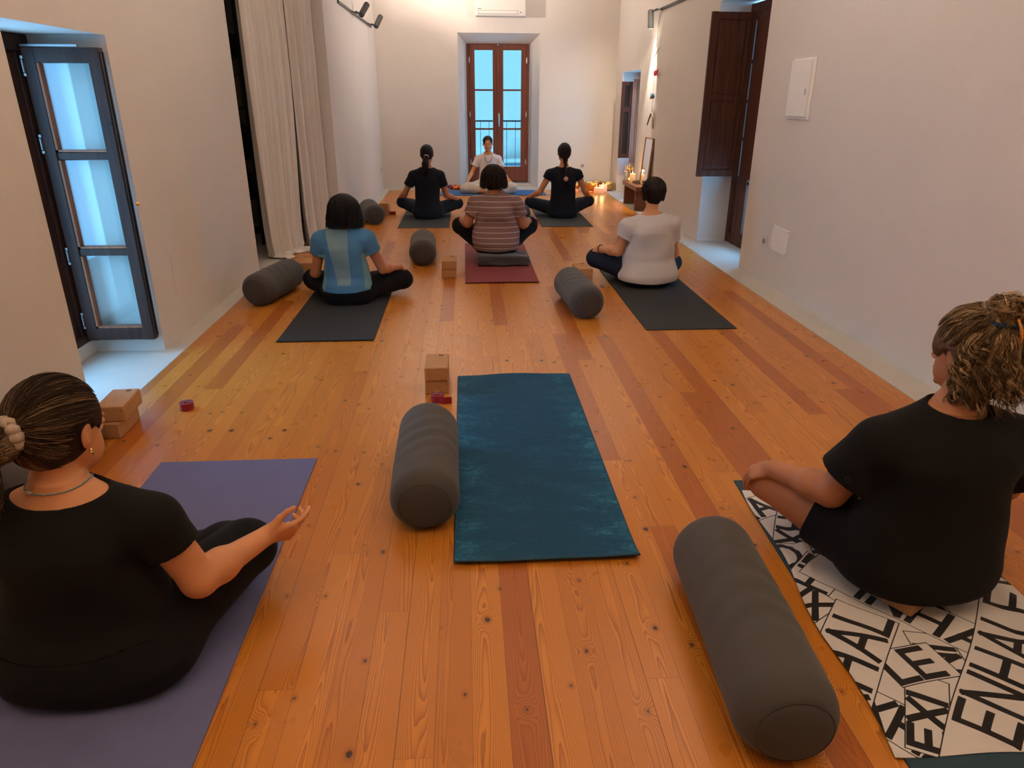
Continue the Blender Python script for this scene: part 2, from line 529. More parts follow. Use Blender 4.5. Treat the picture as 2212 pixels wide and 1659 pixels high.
MT['skin_deep'] = mat_skin('sunned_skin', (0.46, 0.185, 0.085))
MT['skin_fair'] = mat_skin('fair_skin', (0.55, 0.27, 0.18))
MT['hair_black'] = mat_hair('near_black_hair', (0.006, 0.004, 0.003), (0.014, 0.009, 0.007), (0.035, 0.022, 0.015))
MT['hair_brown'] = mat_hair('dark_brown_hair', (0.008, 0.005, 0.003), (0.040, 0.022, 0.012), (0.15, 0.075, 0.035))
MT['hair_blonde_tips'] = mat_hair('streaked_hair', (0.016, 0.010, 0.006), (0.075, 0.042, 0.022), (0.50, 0.31, 0.15), 0.6)
MT['hair_curly'] = mat_hair('dark_blonde_hair', (0.050, 0.030, 0.016), (0.25, 0.145, 0.065), (0.80, 0.56, 0.30), 0.5)
MT['hair_grey'] = mat_hair('ash_brown_hair', (0.03, 0.022, 0.016), (0.10, 0.07, 0.05), (0.25, 0.2, 0.16))
MT['scrunchie'] = mat_fabric('beige_satin', (0.42, 0.33, 0.25), weave=300, fold=0.5)
MT['blue_band'] = mat_fabric('blue_elastic', (0.02, 0.055, 0.13), weave=400)
MT['orange_thread'] = plain('orange_thread', (0.75, 0.28, 0.03), 0.6)
MT['pink_cloth'] = mat_fabric('pink_satin', (0.65, 0.30, 0.24), weave=300)
MT['blue_bead'] = plain('blue_bead', (0.16, 0.26, 0.30), 0.4)
MT['dark_bead'] = plain('dark_bead', (0.08, 0.03, 0.02), 0.4)
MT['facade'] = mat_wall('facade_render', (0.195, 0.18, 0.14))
MT['fish_red'] = plain('red_paint', (0.55, 0.03, 0.03), 0.6)
MT['fish_blue'] = plain('blue_paint', (0.04, 0.12, 0.18), 0.6)
MT['driftwood'] = plain('driftwood', (0.32, 0.22, 0.15), 0.8)
MT['twig'] = plain('dry_twigs', (0.16, 0.09, 0.05), 0.8)
MT['mirror'] = plain('mirror_silver', (0.82, 0.82, 0.82), 0.04, 1.0, 0.5, 0.0)
MT['lightwood'] = mat_wood('oak_strip', (0.34, 0.17, 0.07), (0.45, 0.24, 0.11), knots=False)
MT['dark_pane'] = plain('dark_pane', (0.035, 0.03, 0.028), 0.07, 0.0, 0.8)
MT['ink'] = plain('black_print', (0.02, 0.015, 0.01), 0.7)
MT['cardboard'] = plain('kraft_box', (0.20, 0.13, 0.08), 0.9)
MT['darkstuff'] = plain('dark_textile', (0.02, 0.018, 0.018), 0.9)
MT['alcove'] = mat_wall('dark_alcove_wall', (0.30, 0.27, 0.24))  # room wall colour, evenly darkened
MT['salt'] = mat_emit('salt_glow', (1.0, 0.25, 0.06), 0.35)


# ------------------------------------------------------------------ scene helpers
def link(o, parent=None):
    COL.objects.link(o)
    if parent is not None:
        o.parent = parent
    return o


def tag(o, label=None, cat=None, group=None, kind=None):
    if label:
        o['label'] = label
    if cat:
        o['category'] = cat
    if group:
        o['group'] = group
    if kind:
        o['kind'] = kind
    return o


def thing(name, label, cat, loc=(0, 0, 0), rz=0.0, group=None):
    o = bpy.data.objects.new(name, None)
    o.empty_display_size = 0.1
    link(o)
    o.location = loc
    o.rotation_euler = (0, 0, rz)
    return tag(o, label, cat, group)


def mesh_obj(name, verts, faces, mat, parent=None, smooth=False, label=None):
    me = bpy.data.meshes.new(name)
    me.from_pydata([tuple(map(float, v)) for v in verts], [], [tuple(f) for f in faces])
    if smooth:
        me.shade_smooth()
    me.materials.append(mat)
    me.update()
    o = bpy.data.objects.new(name, me)
    link(o, parent)
    if label:
        o['label'] = label
    return o


def bm_obj(name, bm, mat, parent=None, smooth=False, label=None, bevel=0.0, seg=2):
    if bevel:
        bmesh.ops.bevel(bm, geom=[e for e in bm.edges], offset=bevel, segments=seg, affect='EDGES', profile=0.5)
    bmesh.ops.recalc_face_normals(bm, faces=bm.faces)
    me = bpy.data.meshes.new(name)
    bm.to_mesh(me)
    bm.free()
    if smooth:
        me.shade_smooth()
    me.materials.append(mat)
    o = bpy.data.objects.new(name, me)
    link(o, parent)
    if label:
        o['label'] = label
    return o


def bx(bm, lo, hi, M=None):
    vs = []
    for z in (lo[2], hi[2]):
        for x, y in ((lo[0], lo[1]), (hi[0], lo[1]), (hi[0], hi[1]), (lo[0], hi[1])):
            v = Vector((x, y, z))
            vs.append(bm.verts.new(M @ v if M else v))
    for f in ((3, 2, 1, 0), (4, 5, 6, 7), (0, 1, 5, 4), (1, 2, 6, 5), (2, 3, 7, 6), (3, 0, 4, 7)):
        bm.faces.new([vs[i] for i in f])


def boxes(name, lst, mat, parent=None, bevel=0.0, label=None):
    bm = bmesh.new()
    for i, (lo, hi) in enumerate(lst):
        e = .0007 * (i % 7) if bevel else 0.0       # overlapping members never share a plane
        bx(bm, [a + e for a in lo], [a - e for a in hi])
    return bm_obj(name, bm, mat, parent, bevel=bevel, label=label)


def struct(o):
    o['kind'] = 'structure'
    return o


def tube(bm, pts, r, n=8, caps=True, closed=False):
    pts = [Vector(p) for p in pts]
    rs = r if isinstance(r, (list, tuple)) else [r] * len(pts)
    rings = []
    up = Vector((0.13, 0.21, 0.97)).normalized()
    N = len(pts)
    for i, p in enumerate(pts):
        a = pts[(i - 1) % N] if closed or i > 0 else pts[i]
        b = pts[(i + 1) % N] if closed or i < N - 1 else pts[i]
        t = (b - a).normalized()
        u = t.cross(up)
        if u.length < 1e-3:
            u = t.cross(Vector((1, 0, 0)))
        u.normalize()
        up = u.cross(t).normalized()
        rings.append([bm.verts.new(p + (u * math.cos(2 * PI * k / n) + up * math.sin(2 * PI * k / n)) * rs[i]) for k in range(n)])
    rng = range(N) if closed else range(N - 1)
    for i in rng:
        A, B = rings[i], rings[(i + 1) % N]
        for k in range(n):
            bm.faces.new((A[k], A[(k + 1) % n], B[(k + 1) % n], B[k]))
    if caps and not closed:
        bm.faces.new(rings[0][::-1])
        bm.faces.new(rings[-1])


def lathe(bm, prof, n=32, c=(0, 0, 0)):
    rings = []
    for r, z in prof:
        if r < 1e-6:
            rings.append([bm.verts.new((c[0], c[1], c[2] + z))])
        else:
            rings.append([bm.verts.new((c[0] + r * math.cos(2 * PI * k / n), c[1] + r * math.sin(2 * PI * k / n), c[2] + z)) for k in range(n)])
    for A, B in zip(rings, rings[1:]):
        for k in range(n):
            q = [A[k % len(A)], A[(k + 1) % len(A)], B[(k + 1) % len(B)], B[k % len(B)]]
            u = []
            for v in q:
                if v not in u:
                    u.append(v)
            if len(u) > 2:
                bm.faces.new(u)


def copy_tree(o, parent=None):
    c = o.copy()
    COL.objects.link(c)
    c.parent = parent
    for ch in list(CH.get(o.name, [])):
        copy_tree(ch, c)
    return c


class _CH:
    def get(self, name, d):
        return [x for x in bpy.data.objects if x.parent is not None and x.parent.name == name]


CH = _CH()

# ------------------------------------------------------------------ implicit surfaces -> meshes
def V3(*a):
    return np.array(a, dtype=np.float32)


def cap(a, b, ra, rb=None):
    a = np.array(a, np.float32)
    b = np.array(b, np.float32)
    rb = ra if rb is None else rb
    d = b - a
    L = max(float(d @ d), 1e-9)

    def f(p):
        q = p - a
        t = np.clip(q @ d / L, 0, 1)
        return np.linalg.norm(q - t[:, None] * d, axis=1) - (ra + (rb - ra) * t)
    return f


def ell(c, r, R=None):
    c = np.array(c, np.float32)
    r = np.array(r, np.float32)

    def f(p):
        q = p - c
        if R is not None:
            q = q @ R
        k = np.linalg.norm(q / r, axis=1)
        k2 = np.linalg.norm(q / (r * r), axis=1)
        return k * (k - 1.0) / np.maximum(k2, 1e-6)
    return f


def inframe(f, c, R):
    c = np.array(c, np.float32)
    R = np.array(R, np.float32)
    return lambda p: f((p - c) @ R)


def smooth_table(tab, n=90):
    tab = np.array(tab, float)
    z = np.linspace(tab[0, 0], tab[-1, 0], n)
    cols = [np.interp(z, tab[:, 0], tab[:, i]) for i in range(1, tab.shape[1])]
    k = np.array([1, 2, 3, 4, 3, 2, 1.0])
    k /= k.sum()
    out = []
    for c in cols:
        cp = np.concatenate([[c[0] * 2 - c[3 - i] for i in range(3)], c, [c[-1] * 2 - c[-2 - i] for i in range(3)]])
        out.append(np.convolve(cp, k, 'valid'))
    return z, out


def loft(tab, grow=0.0, e=2.3):
    """tab rows: z, cx, cy, rx, ry"""
    z, (cx, cy, rx, ry) = smooth_table(tab)
    z0, z1 = z[0], z[-1]

    def f(p):
        zz = p[:, 2]
        zc = np.clip(zz, z0, z1)
        X = np.interp(zc, z, cx)
        Y = np.interp(zc, z, cy)
        A = np.interp(zc, z, rx) + grow
        B = np.interp(zc, z, ry) + grow
        qx = np.abs((p[:, 0] - X) / A)
        qy = np.abs((p[:, 1] - Y) / B)
        k = (qx ** e + qy ** e) ** (1 / e)
        d = (k - 1) * np.minimum(A, B)
        dz = np.maximum(z0 - zz, zz - z1) - grow
        return np.maximum(d, dz)
    return f


def smin(k, *fs):
    def f(p):
        d = fs[0](p)
        for g in fs[1:]:
            e = g(p)
            if k <= 0:
                d = np.minimum(d, e)
                continue
            h = np.clip(0.5 + 0.5 * (e - d) / k, 0, 1)
            d = e + (d - e) * h - k * h * (1 - h)
        return d
    return f


def smaxf(k, f1, f2):
    def f(p):
        a, b = f1(p), f2(p)
        if k <= 0:
            return np.maximum(a, b)
        h = np.clip(0.5 - 0.5 * (a - b) / k, 0, 1)
        return a + (b - a) * h + k * h * (1 - h)
    return f


def cut(f1, f2, k=0.0):     # f1 minus f2
    return smaxf(k, f1, lambda p: -f2(p))


def half(n, pt):            # keeps the side the normal points away from
    n = np.array(n, np.float32)
    n = n / np.linalg.norm(n)
    c = float(n @ np.array(pt, np.float32))
    return lambda p: p @ n - c


def folds(amp, seed=0, fx=22.0, fz=30.0):
    rg = np.random.default_rng(seed)
    ph = rg.uniform(0, 6.28, 12)

    def f(p):
        x, y, z = p[:, 0], p[:, 1], p[:, 2]
        a = np.sin(fz * z + 5 * x + 2.2 * np.sin(9 * x + 6 * y + ph[0]) + ph[1])
        b = np.sin(fx * (x + y) * .8 + 1.7 * np.sin(11 * z + ph[2]) + ph[3])
        c = np.sin(fz * .55 * z - fx * .6 * x + 2.0 * np.sin(7 * y + ph[4]) + ph[5])
        return amp * (0.45 * a + 0.25 * b + 0.4 * c)
    return f


def mesh_sdf(f, lo, hi, h):
    B = 8
    lo = np.array(lo, np.float32)
    hi = np.array(hi, np.float32)
    nb = np.ceil((hi - lo) / (h * B)).astype(int) + 1
    n = nb * B
    D = np.ones(n, np.float32)
    gi = np.stack(np.meshgrid(*[np.arange(k) for k in nb], indexing='ij'), -1).reshape(-1, 3)
    ctr = (gi * B + (B - 1) / 2) * h + lo
    dc = f(ctr.astype(np.float32))
    keep = np.abs(dc) < 0.87 * B * h * 1.5 + 0.02
    ins = (~keep) & (dc < 0)
    for i, j, k in gi[ins]:
        D[i * B:(i + 1) * B, j * B:(j + 1) * B, k * B:(k + 1) * B] = -1
    kb = gi[keep]
    off = np.stack(np.meshgrid(*[np.arange(B)] * 3, indexing='ij'), -1).reshape(-1, 3)
    for s in range(0, len(kb), 600):
        ii = (kb[s:s + 600, None, :] * B + off[None]).reshape(-1, 3)
        d = f((ii * h + lo).astype(np.float32))
        D[ii[:, 0], ii[:, 1], ii[:, 2]] = d
    S = D < 0
    S[0], S[-1], S[:, 0], S[:, -1], S[:, :, 0], S[:, :, -1] = False, False, False, False, False, False
    keys, pts, quads_k = [], [], []
    for ax in range(3):
        sl0 = [slice(None)] * 3
        sl1 = [slice(None)] * 3
        sl0[ax] = slice(0, -1)
        sl1[ax] = slice(1, None)
        e = np.argwhere(S[tuple(sl0)] != S[tuple(sl1)])
        e1 = e.copy()
        e1[:, ax] += 1
        d0 = D[e[:, 0], e[:, 1], e[:, 2]]
        d1 = D[e1[:, 0], e1[:, 1], e1[:, 2]]
        den = d0 - d1
        t = np.where(np.abs(den) > 1e-9, d0 / np.where(np.abs(den) > 1e-9, den, 1), 0.5)
        t = np.clip(t, 0.01, 0.99)
        pt = e.astype(np.float64)
        pt[:, ax] += t
        u, v = (ax + 1) % 3, (ax + 2) % 3
        cells = []
        for du, dv in ((0, 0), (-1, 0), (-1, -1), (0, -1)):
            c = e.copy()
            c[:, u] += du
            c[:, v] += dv
            cells.append((c[:, 0] * n[1] + c[:, 1]) * n[2] + c[:, 2])
        cells = np.stack(cells, 1)
        ins0 = S[e[:, 0], e[:, 1], e[:, 2]]
        q = np.where(ins0[:, None], cells, cells[:, ::-1])
        quads_k.append(q)
        for c in range(4):
            keys.append(cells[:, c])
            pts.append(pt)
    keys = np.concatenate(keys)
    pts = np.concatenate(pts)
    uk, inv = np.unique(keys, return_inverse=True)
    cnt = np.bincount(inv)
    vv = np.stack([np.bincount(inv, pts[:, i]) / cnt for i in range(3)], 1) * h + lo
    q = np.searchsorted(uk, np.concatenate(quads_k))
    # one projection step onto the surface
    vv = vv.astype(np.float32)
    eps = h * 0.5
    for _ in range(2):
        d = np.concatenate([f(vv[s:s + 200000]) for s in range(0, len(vv), 200000)])
        g = []
        for i in range(3):
            o = np.zeros(3, np.float32)
            o[i] = eps
            g.append((f(vv + o) - f(vv - o)) / (2 * eps))
        g = np.stack(g, 1)
        gl = np.maximum((g * g).sum(1), 0.05)
        st = -(d / gl)[:, None] * g * 0.8
        ln = np.linalg.norm(st, axis=1, keepdims=True)
        st *= np.minimum(1, 0.6 * h / np.maximum(ln, 1e-9))
        vv = vv + st.astype(np.float32)
    return vv, q


def np_mesh(name, v, q, smooth=True, attrs=None):
    me = bpy.data.meshes.new(name)
    me.vertices.add(len(v))
    me.vertices.foreach_set('co', np.asarray(v, np.float32).ravel())
    k = q.shape[1]
    me.loops.add(q.size)
    me.loops.foreach_set('vertex_index', q.ravel().astype(np.int32))
    me.polygons.add(len(q))
    me.polygons.foreach_set('loop_start', np.arange(0, q.size, k, dtype=np.int32))
    me.polygons.foreach_set('loop_total', np.full(len(q), k, dtype=np.int32))
    me.update(calc_edges=True)
    if smooth:
        me.shade_smooth()
    for an, av in (attrs or {}).items():
        a = me.attributes.new(an, 'FLOAT', 'POINT')
        a.data.foreach_set('value', np.asarray(av, np.float32))
    return me


def sdf_obj(name, f, lo, hi, h, mat, parent, attrs=None, label=None):
    v, q = mesh_sdf(f, lo, hi, h)
    at = {k: fn(v) for k, fn in (attrs or {}).items()}
    me = np_mesh(name, v, q, True, at)
    me.materials.append(mat)
    o = bpy.data.objects.new(name, me)
    link(o, parent)
    if label:
        o['label'] = label
    return o


def clump(gen, n, m, jit=.0022, tj=.07, seed=0):
    """n locks of m strands each; gen(rg) gives (points, tint, radius)"""
    rg = np.random.default_rng(seed)
    Ls, tn, rd = [], [], []
    for _ in range(n):
        p, t, r = gen(rg)
        k = len(p)
        e = np.linspace(0, 1, k)[:, None]
        for _ in range(m):
            o = rg.normal(0, jit, 3)[None] * (.5 + .8 * np.sin(PI * e)) + rg.normal(0, jit * .5, 3)[None] * e
            Ls.append(p + o)
            tn.append(float(np.clip(t + rg.normal(0, tj), 0, 1)))
            rd.append(r * rg.uniform(.8, 1.2))
    return Ls, tn, rd


def strands_mesh(name, lines, tints, radii, mat, parent, extra=None, label=None, n=3):
    """lines: list of (k,3) arrays with the same k"""
    L = np.array(lines, np.float32)          # S,k,3
    S, K, _ = L.shape
    T = np.gradient(L, axis=1)
    T /= np.maximum(np.linalg.norm(T, axis=2, keepdims=True), 1e-9)
    up = np.array([0.3, 0.2, 0.93], np.float32)
    U = np.cross(T, up)
    U /= np.maximum(np.linalg.norm(U, axis=2, keepdims=True), 1e-6)
    Wv = np.cross(T, U)
    prof = np.sin(np.linspace(0.25, PI - 0.12, K)) ** 0.5
    R = np.array(radii, np.float32)[:, None] * prof[None]
    vs = []
    for k in range(n):
        a = 2 * PI * k / n
        vs.append(L + (U * math.cos(a) + Wv * math.sin(a)) * R[:, :, None])
    vs = np.stack(vs, 2)                     # S,K,n,3
    idx = np.arange(S * K * n).reshape(S, K, n)
    quads = []
    for k in range(n):
        k2 = (k + 1) % n
        quads.append(np.stack([idx[:, :-1, k], idx[:, :-1, k2], idx[:, 1:, k2], idx[:, 1:, k]], -1).reshape(-1, 4))
    q = np.concatenate(quads)
    v = vs.reshape(-1, 3)
    t = np.repeat(np.array(tints, np.float32), K * n)
    if extra is not None:
        ev, eq, et = extra
        q = np.concatenate([q, eq + len(v)])
        v = np.concatenate([v, ev])
        t = np.concatenate([t, et])
    me = np_mesh(name, v, q, True, {'tint': t})
    me.materials.append(mat)
    o = bpy.data.objects.new(name, me)
    link(o, parent)
    if label:
        o['label'] = label
    return o


# ------------------------------------------------------------------ people
def rotm(yaw, pitch=0.0, roll=0.0):
    """columns are the head's own x (right), y (face), z (up) axes"""
    M = Matrix.Rotation(yaw, 3, 'Z') @ Matrix.Rotation(pitch, 3, 'X') @ Matrix.Rotation(roll, 3, 'Y')
    return np.array(M, np.float32)


def head_local(detail=True):
    fs = [ell((0, -.014, .022), (.074, .093, .090)),
          ell((0, .026, -.034), (.057, .062, .080)),
          ell((0, .046, -.086), (.036, .034, .028)),
          ell((.040, .030, -.060), (.022, .035, .032)), ell((-.040, .030, -.060), (.022, .035, .032))]
    f = smin(0.025, *fs)
    f = smin(0.010, f, ell((0, .078, .014), (.048, .014, .010)))
    f = smin(0.008, f, cap((0, .086, .004), (0, .106, -.028), .006, .0095), ell((.010, .094, -.032), (.008, .010, .006)), ell((-.010, .094, -.032), (.008, .010, .006)))
    f = cut(f, ell((.030, .096, -.002), (.017, .014, .010)), .010)
    f = cut(f, ell((-.030, .096, -.002), (.017, .014, .010)), .010)
    f = smin(0.004, f, ell((.030, .079, -.003), (.0145, .0105, .0100)), ell((-.030, .079, -.003), (.0145, .0105, .0100)))
    f = smin(0.006, f, ell((0, .090, -.0600), (.021, .0085, .0045)), ell((0, .088, -.0685), (.018, .0085, .0055)), ell((0, .080, -.100), (.018, .014, .013)))
    for s in (1, -1):
        R = np.array(Matrix.Rotation(s * 0.35, 3, 'Z') @ Matrix.Rotation(-0.2, 3, 'X'), np.float32)
        ear = ell((s * .079, -.006, -.006), (.0075, .019, .031), R)
        con = ell((s * .0865, -.003, -.003), (.005, .010, .019), R)
        f = smin(0.006, f, cut(ear, con, .004))
    return f


def hand_prims(wr, fwd, dor, side, curl=0.4, spread=0.05, sc=0.92, thumb=0.5, curls=None):
    f = Vector(fwd).normalized()
    d = Vector(dor)
    d = (d - f * d.dot(f)).normalized()
    s = f.cross(d) * side
    w = Vector(wr)
    P = lambda a, b, c: w + (f * a + s * b + d * c) * sc
    out = []
    roots = [(.084, .028), (.088, .009), (.083, -.010), (.074, -.027)]
    lens = [(.042, .025, .020), (.046, .029, .021), (.042, .026, .020), (.033, .020, .018)]
    rad = [.0086, .0088, .0083, .0074]
    palm = [cap(P(.0, .012, 0), P(*roots[0], 0), .0165 * sc, .0115 * sc), cap(P(.0, .004, 0), P(*roots[1], .001), .0170 * sc, .0120 * sc),
            cap(P(.0, -.006, 0), P(*roots[2], 0), .0165 * sc, .0115 * sc), cap(P(.002, -.014, -.002), P(*roots[3], -.002), .0160 * sc, .0105 * sc),
            cap(P(.01, .024, -.008), P(.045, .034, -.010), .0140 * sc, .0120 * sc)]
    fingers = []
    for i in range(4):
        a = 0.15
        c = curls[i] if curls else curl
        yaw = (1.5 - i) * spread
        p = P(roots[i][0], roots[i][1], 0)
        r = rad[i] * sc
        for j, L in enumerate(lens[i]):
            a += c * (0.9, 1.0, 0.7)[j]
            dirv = (f * math.cos(a) - d * math.sin(a))
            dirv = (dirv + s * math.sin(yaw) * math.cos(a)).normalized()
            q = p + dirv * L * sc
            fingers.append(cap(p, q, r * 1.04, r * 0.95))
            p = q
            r *= 0.94
    # thumb leaves the side of the palm near its base
    b = P(.022, .026, -.006)
    t1 = b + (f * .62 + s * .70 - d * .20).normalized() * .040 * sc
    t2 = t1 + (f * (.80) + s * (.55 - thumb * .5) - d * (.15 + .3 * thumb)).normalized() * .030 * sc
    t3 = t2 + (f * (.9) + s * (.35 - thumb * .6) - d * (.15 + .4 * thumb)).normalized() * .022 * sc
    th = [cap(b, t1, .0145 * sc, .0110 * sc), cap(t1, t2, .0108 * sc, .0095 * sc), cap(t2, t3, .0098 * sc, .0078 * sc)]
    pf = smin(.010, *palm)
    pf = smin(.008, pf, th[0])
    pf = smin(.003, pf, *th[1:])
    ff = smin(.0015, *fingers)
    return smin(.006, pf, ff), P(.04, 0, 0)


def limb(a, m_, b, r1, r2, r3, k=.02, bulge=None):
    fs = [cap(a, m_, r1, r2), cap(m_, b, r2, r3)]
    if bulge:
        a_, m2, b_ = Vector(a), Vector(m_), Vector(b)
        c = m2 + (b_ - m2) * 0.30
        fs.append(ell(c, (bulge, bulge, bulge)))
    return smin(k, *fs)


def person(label, S, z0, yaw, P, h=0.006, hb=0.006):
    """builds one seated person; all joints are in the person's own frame (x right, y forward, z up)"""
    root = thing('person', label, 'person', (S[0], S[1], z0), yaw)
    prof = P['prof']
    dep = P.get('dep', 0.0)
    top = prof[-1][0]
    zs = P['shz']
    neck_b, hc = P['neck'], P['head']
    R = rotm(*P['head_rot'])
    HC = Vector(hc)
    hs = P.get('head_s', 1.0)

    def in_head(f):
        return inframe(lambda p: f(p / hs) * hs, hc, R)
    hw = lambda x, y, z: tuple(HC + Vector((R @ np.array([x, y, z], np.float32) * hs).tolist()))
    # ---- bare body, one continuous surface
    nr = P.get('neck_r', .050)
    parts = [loft(prof)]
    for sx in (0, 1):
        sh = P['sh'][sx]
        parts.append(cap((neck_b[0] + (0.03 if sx else -0.03), neck_b[1], zs + .015), sh, .055, P['ar'][0] * 1.12))
    torso = smin(.045, *parts)
    arms, hands = [], []
    for sx in (0, 1):
        sh, el, wr = P['sh'][sx], P['el'][sx], P['wr'][sx]
        r1, r2, r3 = P['ar']
        arms.append(limb(sh, el, wr, r1, r2, r3, .02, r2 * 1.04))
    hd = P['hands']
    for sx in (0, 1):
        if hd[sx]:
            g, _ = hand_prims(P['wr'][sx], side=(-1 if sx else 1) * (1), **hd[sx])
            hands.append(g)
    legs = []
    for sx in (0, 1):
        hp, kn, an = P['hip'][sx], P['knee'][sx], P['ank'][sx]
        l1, l2, l3 = P['lr']
        legs.append(smin(.03, limb(hp, kn, an, l1, l2, l3, .02, l2 * .98)))
        ft = Vector(P['toe'][sx])
        a_ = Vector(an)
        legs.append(smin(.02, cap(a_, ft, .034, .022), cap(a_ + (ft - a_) * .55, ft, .036, .02)))
    neck = cap(neck_b, hw(0, -.028, -.045), nr * 1.08, nr)
    body = smin(.03, torso, smin(.03, *legs))
    body = smin(.025, body, *arms)
    body = smin(.025, body, neck)
    body = smin(.012, body, in_head(head_local()))
    for g in hands:
        body = smin(.010, body, g)
    allp = [P['sh'][0], P['sh'][1], *P['el'], *P['wr'], *P['knee'], *P['ank'], *P['toe'], *P['hip'], hc]
    A = np.array([list(p) for p in allp])
    lo = A.min(0) - .19
    hi = A.max(0) + .19
    mxr = max(r[3] for r in prof) + .06
    lo[0] = min(lo[0], -mxr)
    hi[0] = max(hi[0], mxr)
    lo[2] = -.05
    hi[2] = hc[2] + .17
    lip = in_head(smin(.002, ell((0, .095, -.061), (.022, .012, .0045)), ell((0, .094, -.0685), (.018, .012, .0055))))
    brw = in_head(smin(0, ell((.031, .088, .021), (.017, .012, .0028)), ell((-.031, .088, .021), (.017, .012, .0028)),
                       ell((.030, .094, -.0095), (.014, .012, .0014)), ell((-.030, .094, -.0095), (.014, .012, .0014))))
    floorcut = lambda p: -p[:, 2] + 0.002
    bodyf = smaxf(0.01, body, floorcut)
    sdf_obj('body', bodyf, lo, hi, hb, MT[P['skin']], root,
            {'lip': lambda v: (lip(v) < 0.0006).astype(np.float32), 'brow': lambda v: (brw(v) < 0.0005).astype(np.float32) * P.get('browk', .8)})
    # ---- shirt
    t = P.get('shirt_t', .009)
    hem = P['hem']
    tp = [loft([(z, x, y, a + P.get('loose', 0) * max(0, 1 - max(0, (z - hem)) / .35), b + P.get('loose', 0) * max(0, 1 - max(0, (z - hem)) / .35)) for z, x, y, a, b in prof], t)]
    for sx in (0, 1):
        sh = P['sh'][sx]
        tp.append(cap((neck_b[0] + (0.03 if sx else -0.03), neck_b[1], zs + .015), sh, .055 + t, P['ar'][0] * 1.12 + t))
    sh_t = smin(.045, *tp)
    slv = []
    for sx in (0, 1):
        a, e = Vector(P['sh'][sx]), Vector(P['el'][sx])
        fr = P['sleeve'][sx] if isinstance(P['sleeve'], (list, tuple)) else P['sleeve']
        en = a + (e - a) * fr
        sr = P.get('sl_r', P['ar'][0] + .016)
        s_ = cap(a, a + (e - a) * (fr + .15), P['ar'][0] * 1.1 + t, sr)
        s_ = smaxf(.003, s_, half(e - a, en))
        re_ = P['ar'][0] * 1.1 + t + (sr - P['ar'][0] * 1.1 - t) * fr / (fr + .15)
        inner = cap(a + (e - a) * (fr - .10), a + (e - a) * (fr + .6), re_ - max(.012, h * 2.3), re_ - max(.012, h * 2.3))
        slv.append((s_, inner))
    f = smin(.025, sh_t, slv[0][0], slv[1][0])
    fo = folds(P.get('fold', .004), P.get('seed', 1))
    f0 = f
    f = lambda p: f0(p) + fo(p)
    f = smaxf(.004, f, lambda p: (hem + P.get('hem_w', .006) * np.sin(14 * p[:, 0] + 9 * p[:, 1])) - p[:, 2])
    nk = P.get('neckcut', dict(c=(neck_b[0], neck_b[1], zs + .085), r=(.085, .078, .052)))
    f = cut(f, ell(nk['c'], nk['r']), .005)
    for s_, inner in slv:
        f = cut(f, inner, .002)
    slo = lo.copy()
    shi = hi.copy()
    slo[2] = max(-.01, hem - .03)
    shi[2] = zs + .16
    slo[1] = -.30
    shi[1] = .34
    shirtf = f
    sdf_obj(P.get('shirt_name', 't_shirt'), smaxf(.004, f, floorcut), slo, shi, h, MT[P['shirt']], root)
    # ---- trousers
    tt = P.get('pant_t', .007)
    w = P['waist']
    pl = loft([r for r in prof], tt)
    lg = []
    for sx in (0, 1):
        hp, kn, an = (Vector(P[k][sx]) for k in ('hip', 'knee', 'ank'))
        l1, l2, l3 = P['lr']
        if P.get('shorts'):
            en = hp + (kn - hp) * P['shorts']
            c1 = cap(hp, kn, l1 + tt + .004, l2 + tt + .014)
            c1 = smaxf(.003, c1, half(kn - hp, en))
            lg.append(c1)
        else:
            x_ = P.get('pant_flare', 0)
            q = kn + (an - kn) * .93
            s2 = smaxf(.003, cap(kn, an, l2 + tt, l3 + tt + x_), half(an - kn, q))
            lg.append(smin(.02, cap(hp, kn, l1 + tt, l2 + tt), s2, ell(kn + (q - kn) * .3, (l2 + tt,) * 3)))
    fp = smin(.03, smaxf(.004, pl, lambda p: p[:, 2] - w), *lg)
    fo2 = folds(P.get('pfold', .003), P.get('seed', 1) + 40, 30, 34)
    fp0 = fp
    fp = lambda p: fp0(p) + fo2(p)
    plo = lo.copy()
    phi = hi.copy()
    phi[2] = max(w + .05, max(P['knee'][0][2], P['knee'][1][2]) + .12)
    sdf_obj('shorts' if P.get('shorts') else 'trousers', smaxf(.006, fp, floorcut), plo, phi, h, MT[P['pant']], root)
    P['surf'] = lambda p: np.minimum(bodyf(p), shirtf(p))
    P['skin_surf'] = bodyf
    return root, hw, R, hs


# hair helpers: everything in the head's own frame, mapped out by hw
def to_world(pts, hc, R, hs):
    return (np.asarray(pts, np.float32) * hs) @ R.T + np.array(hc, np.float32)


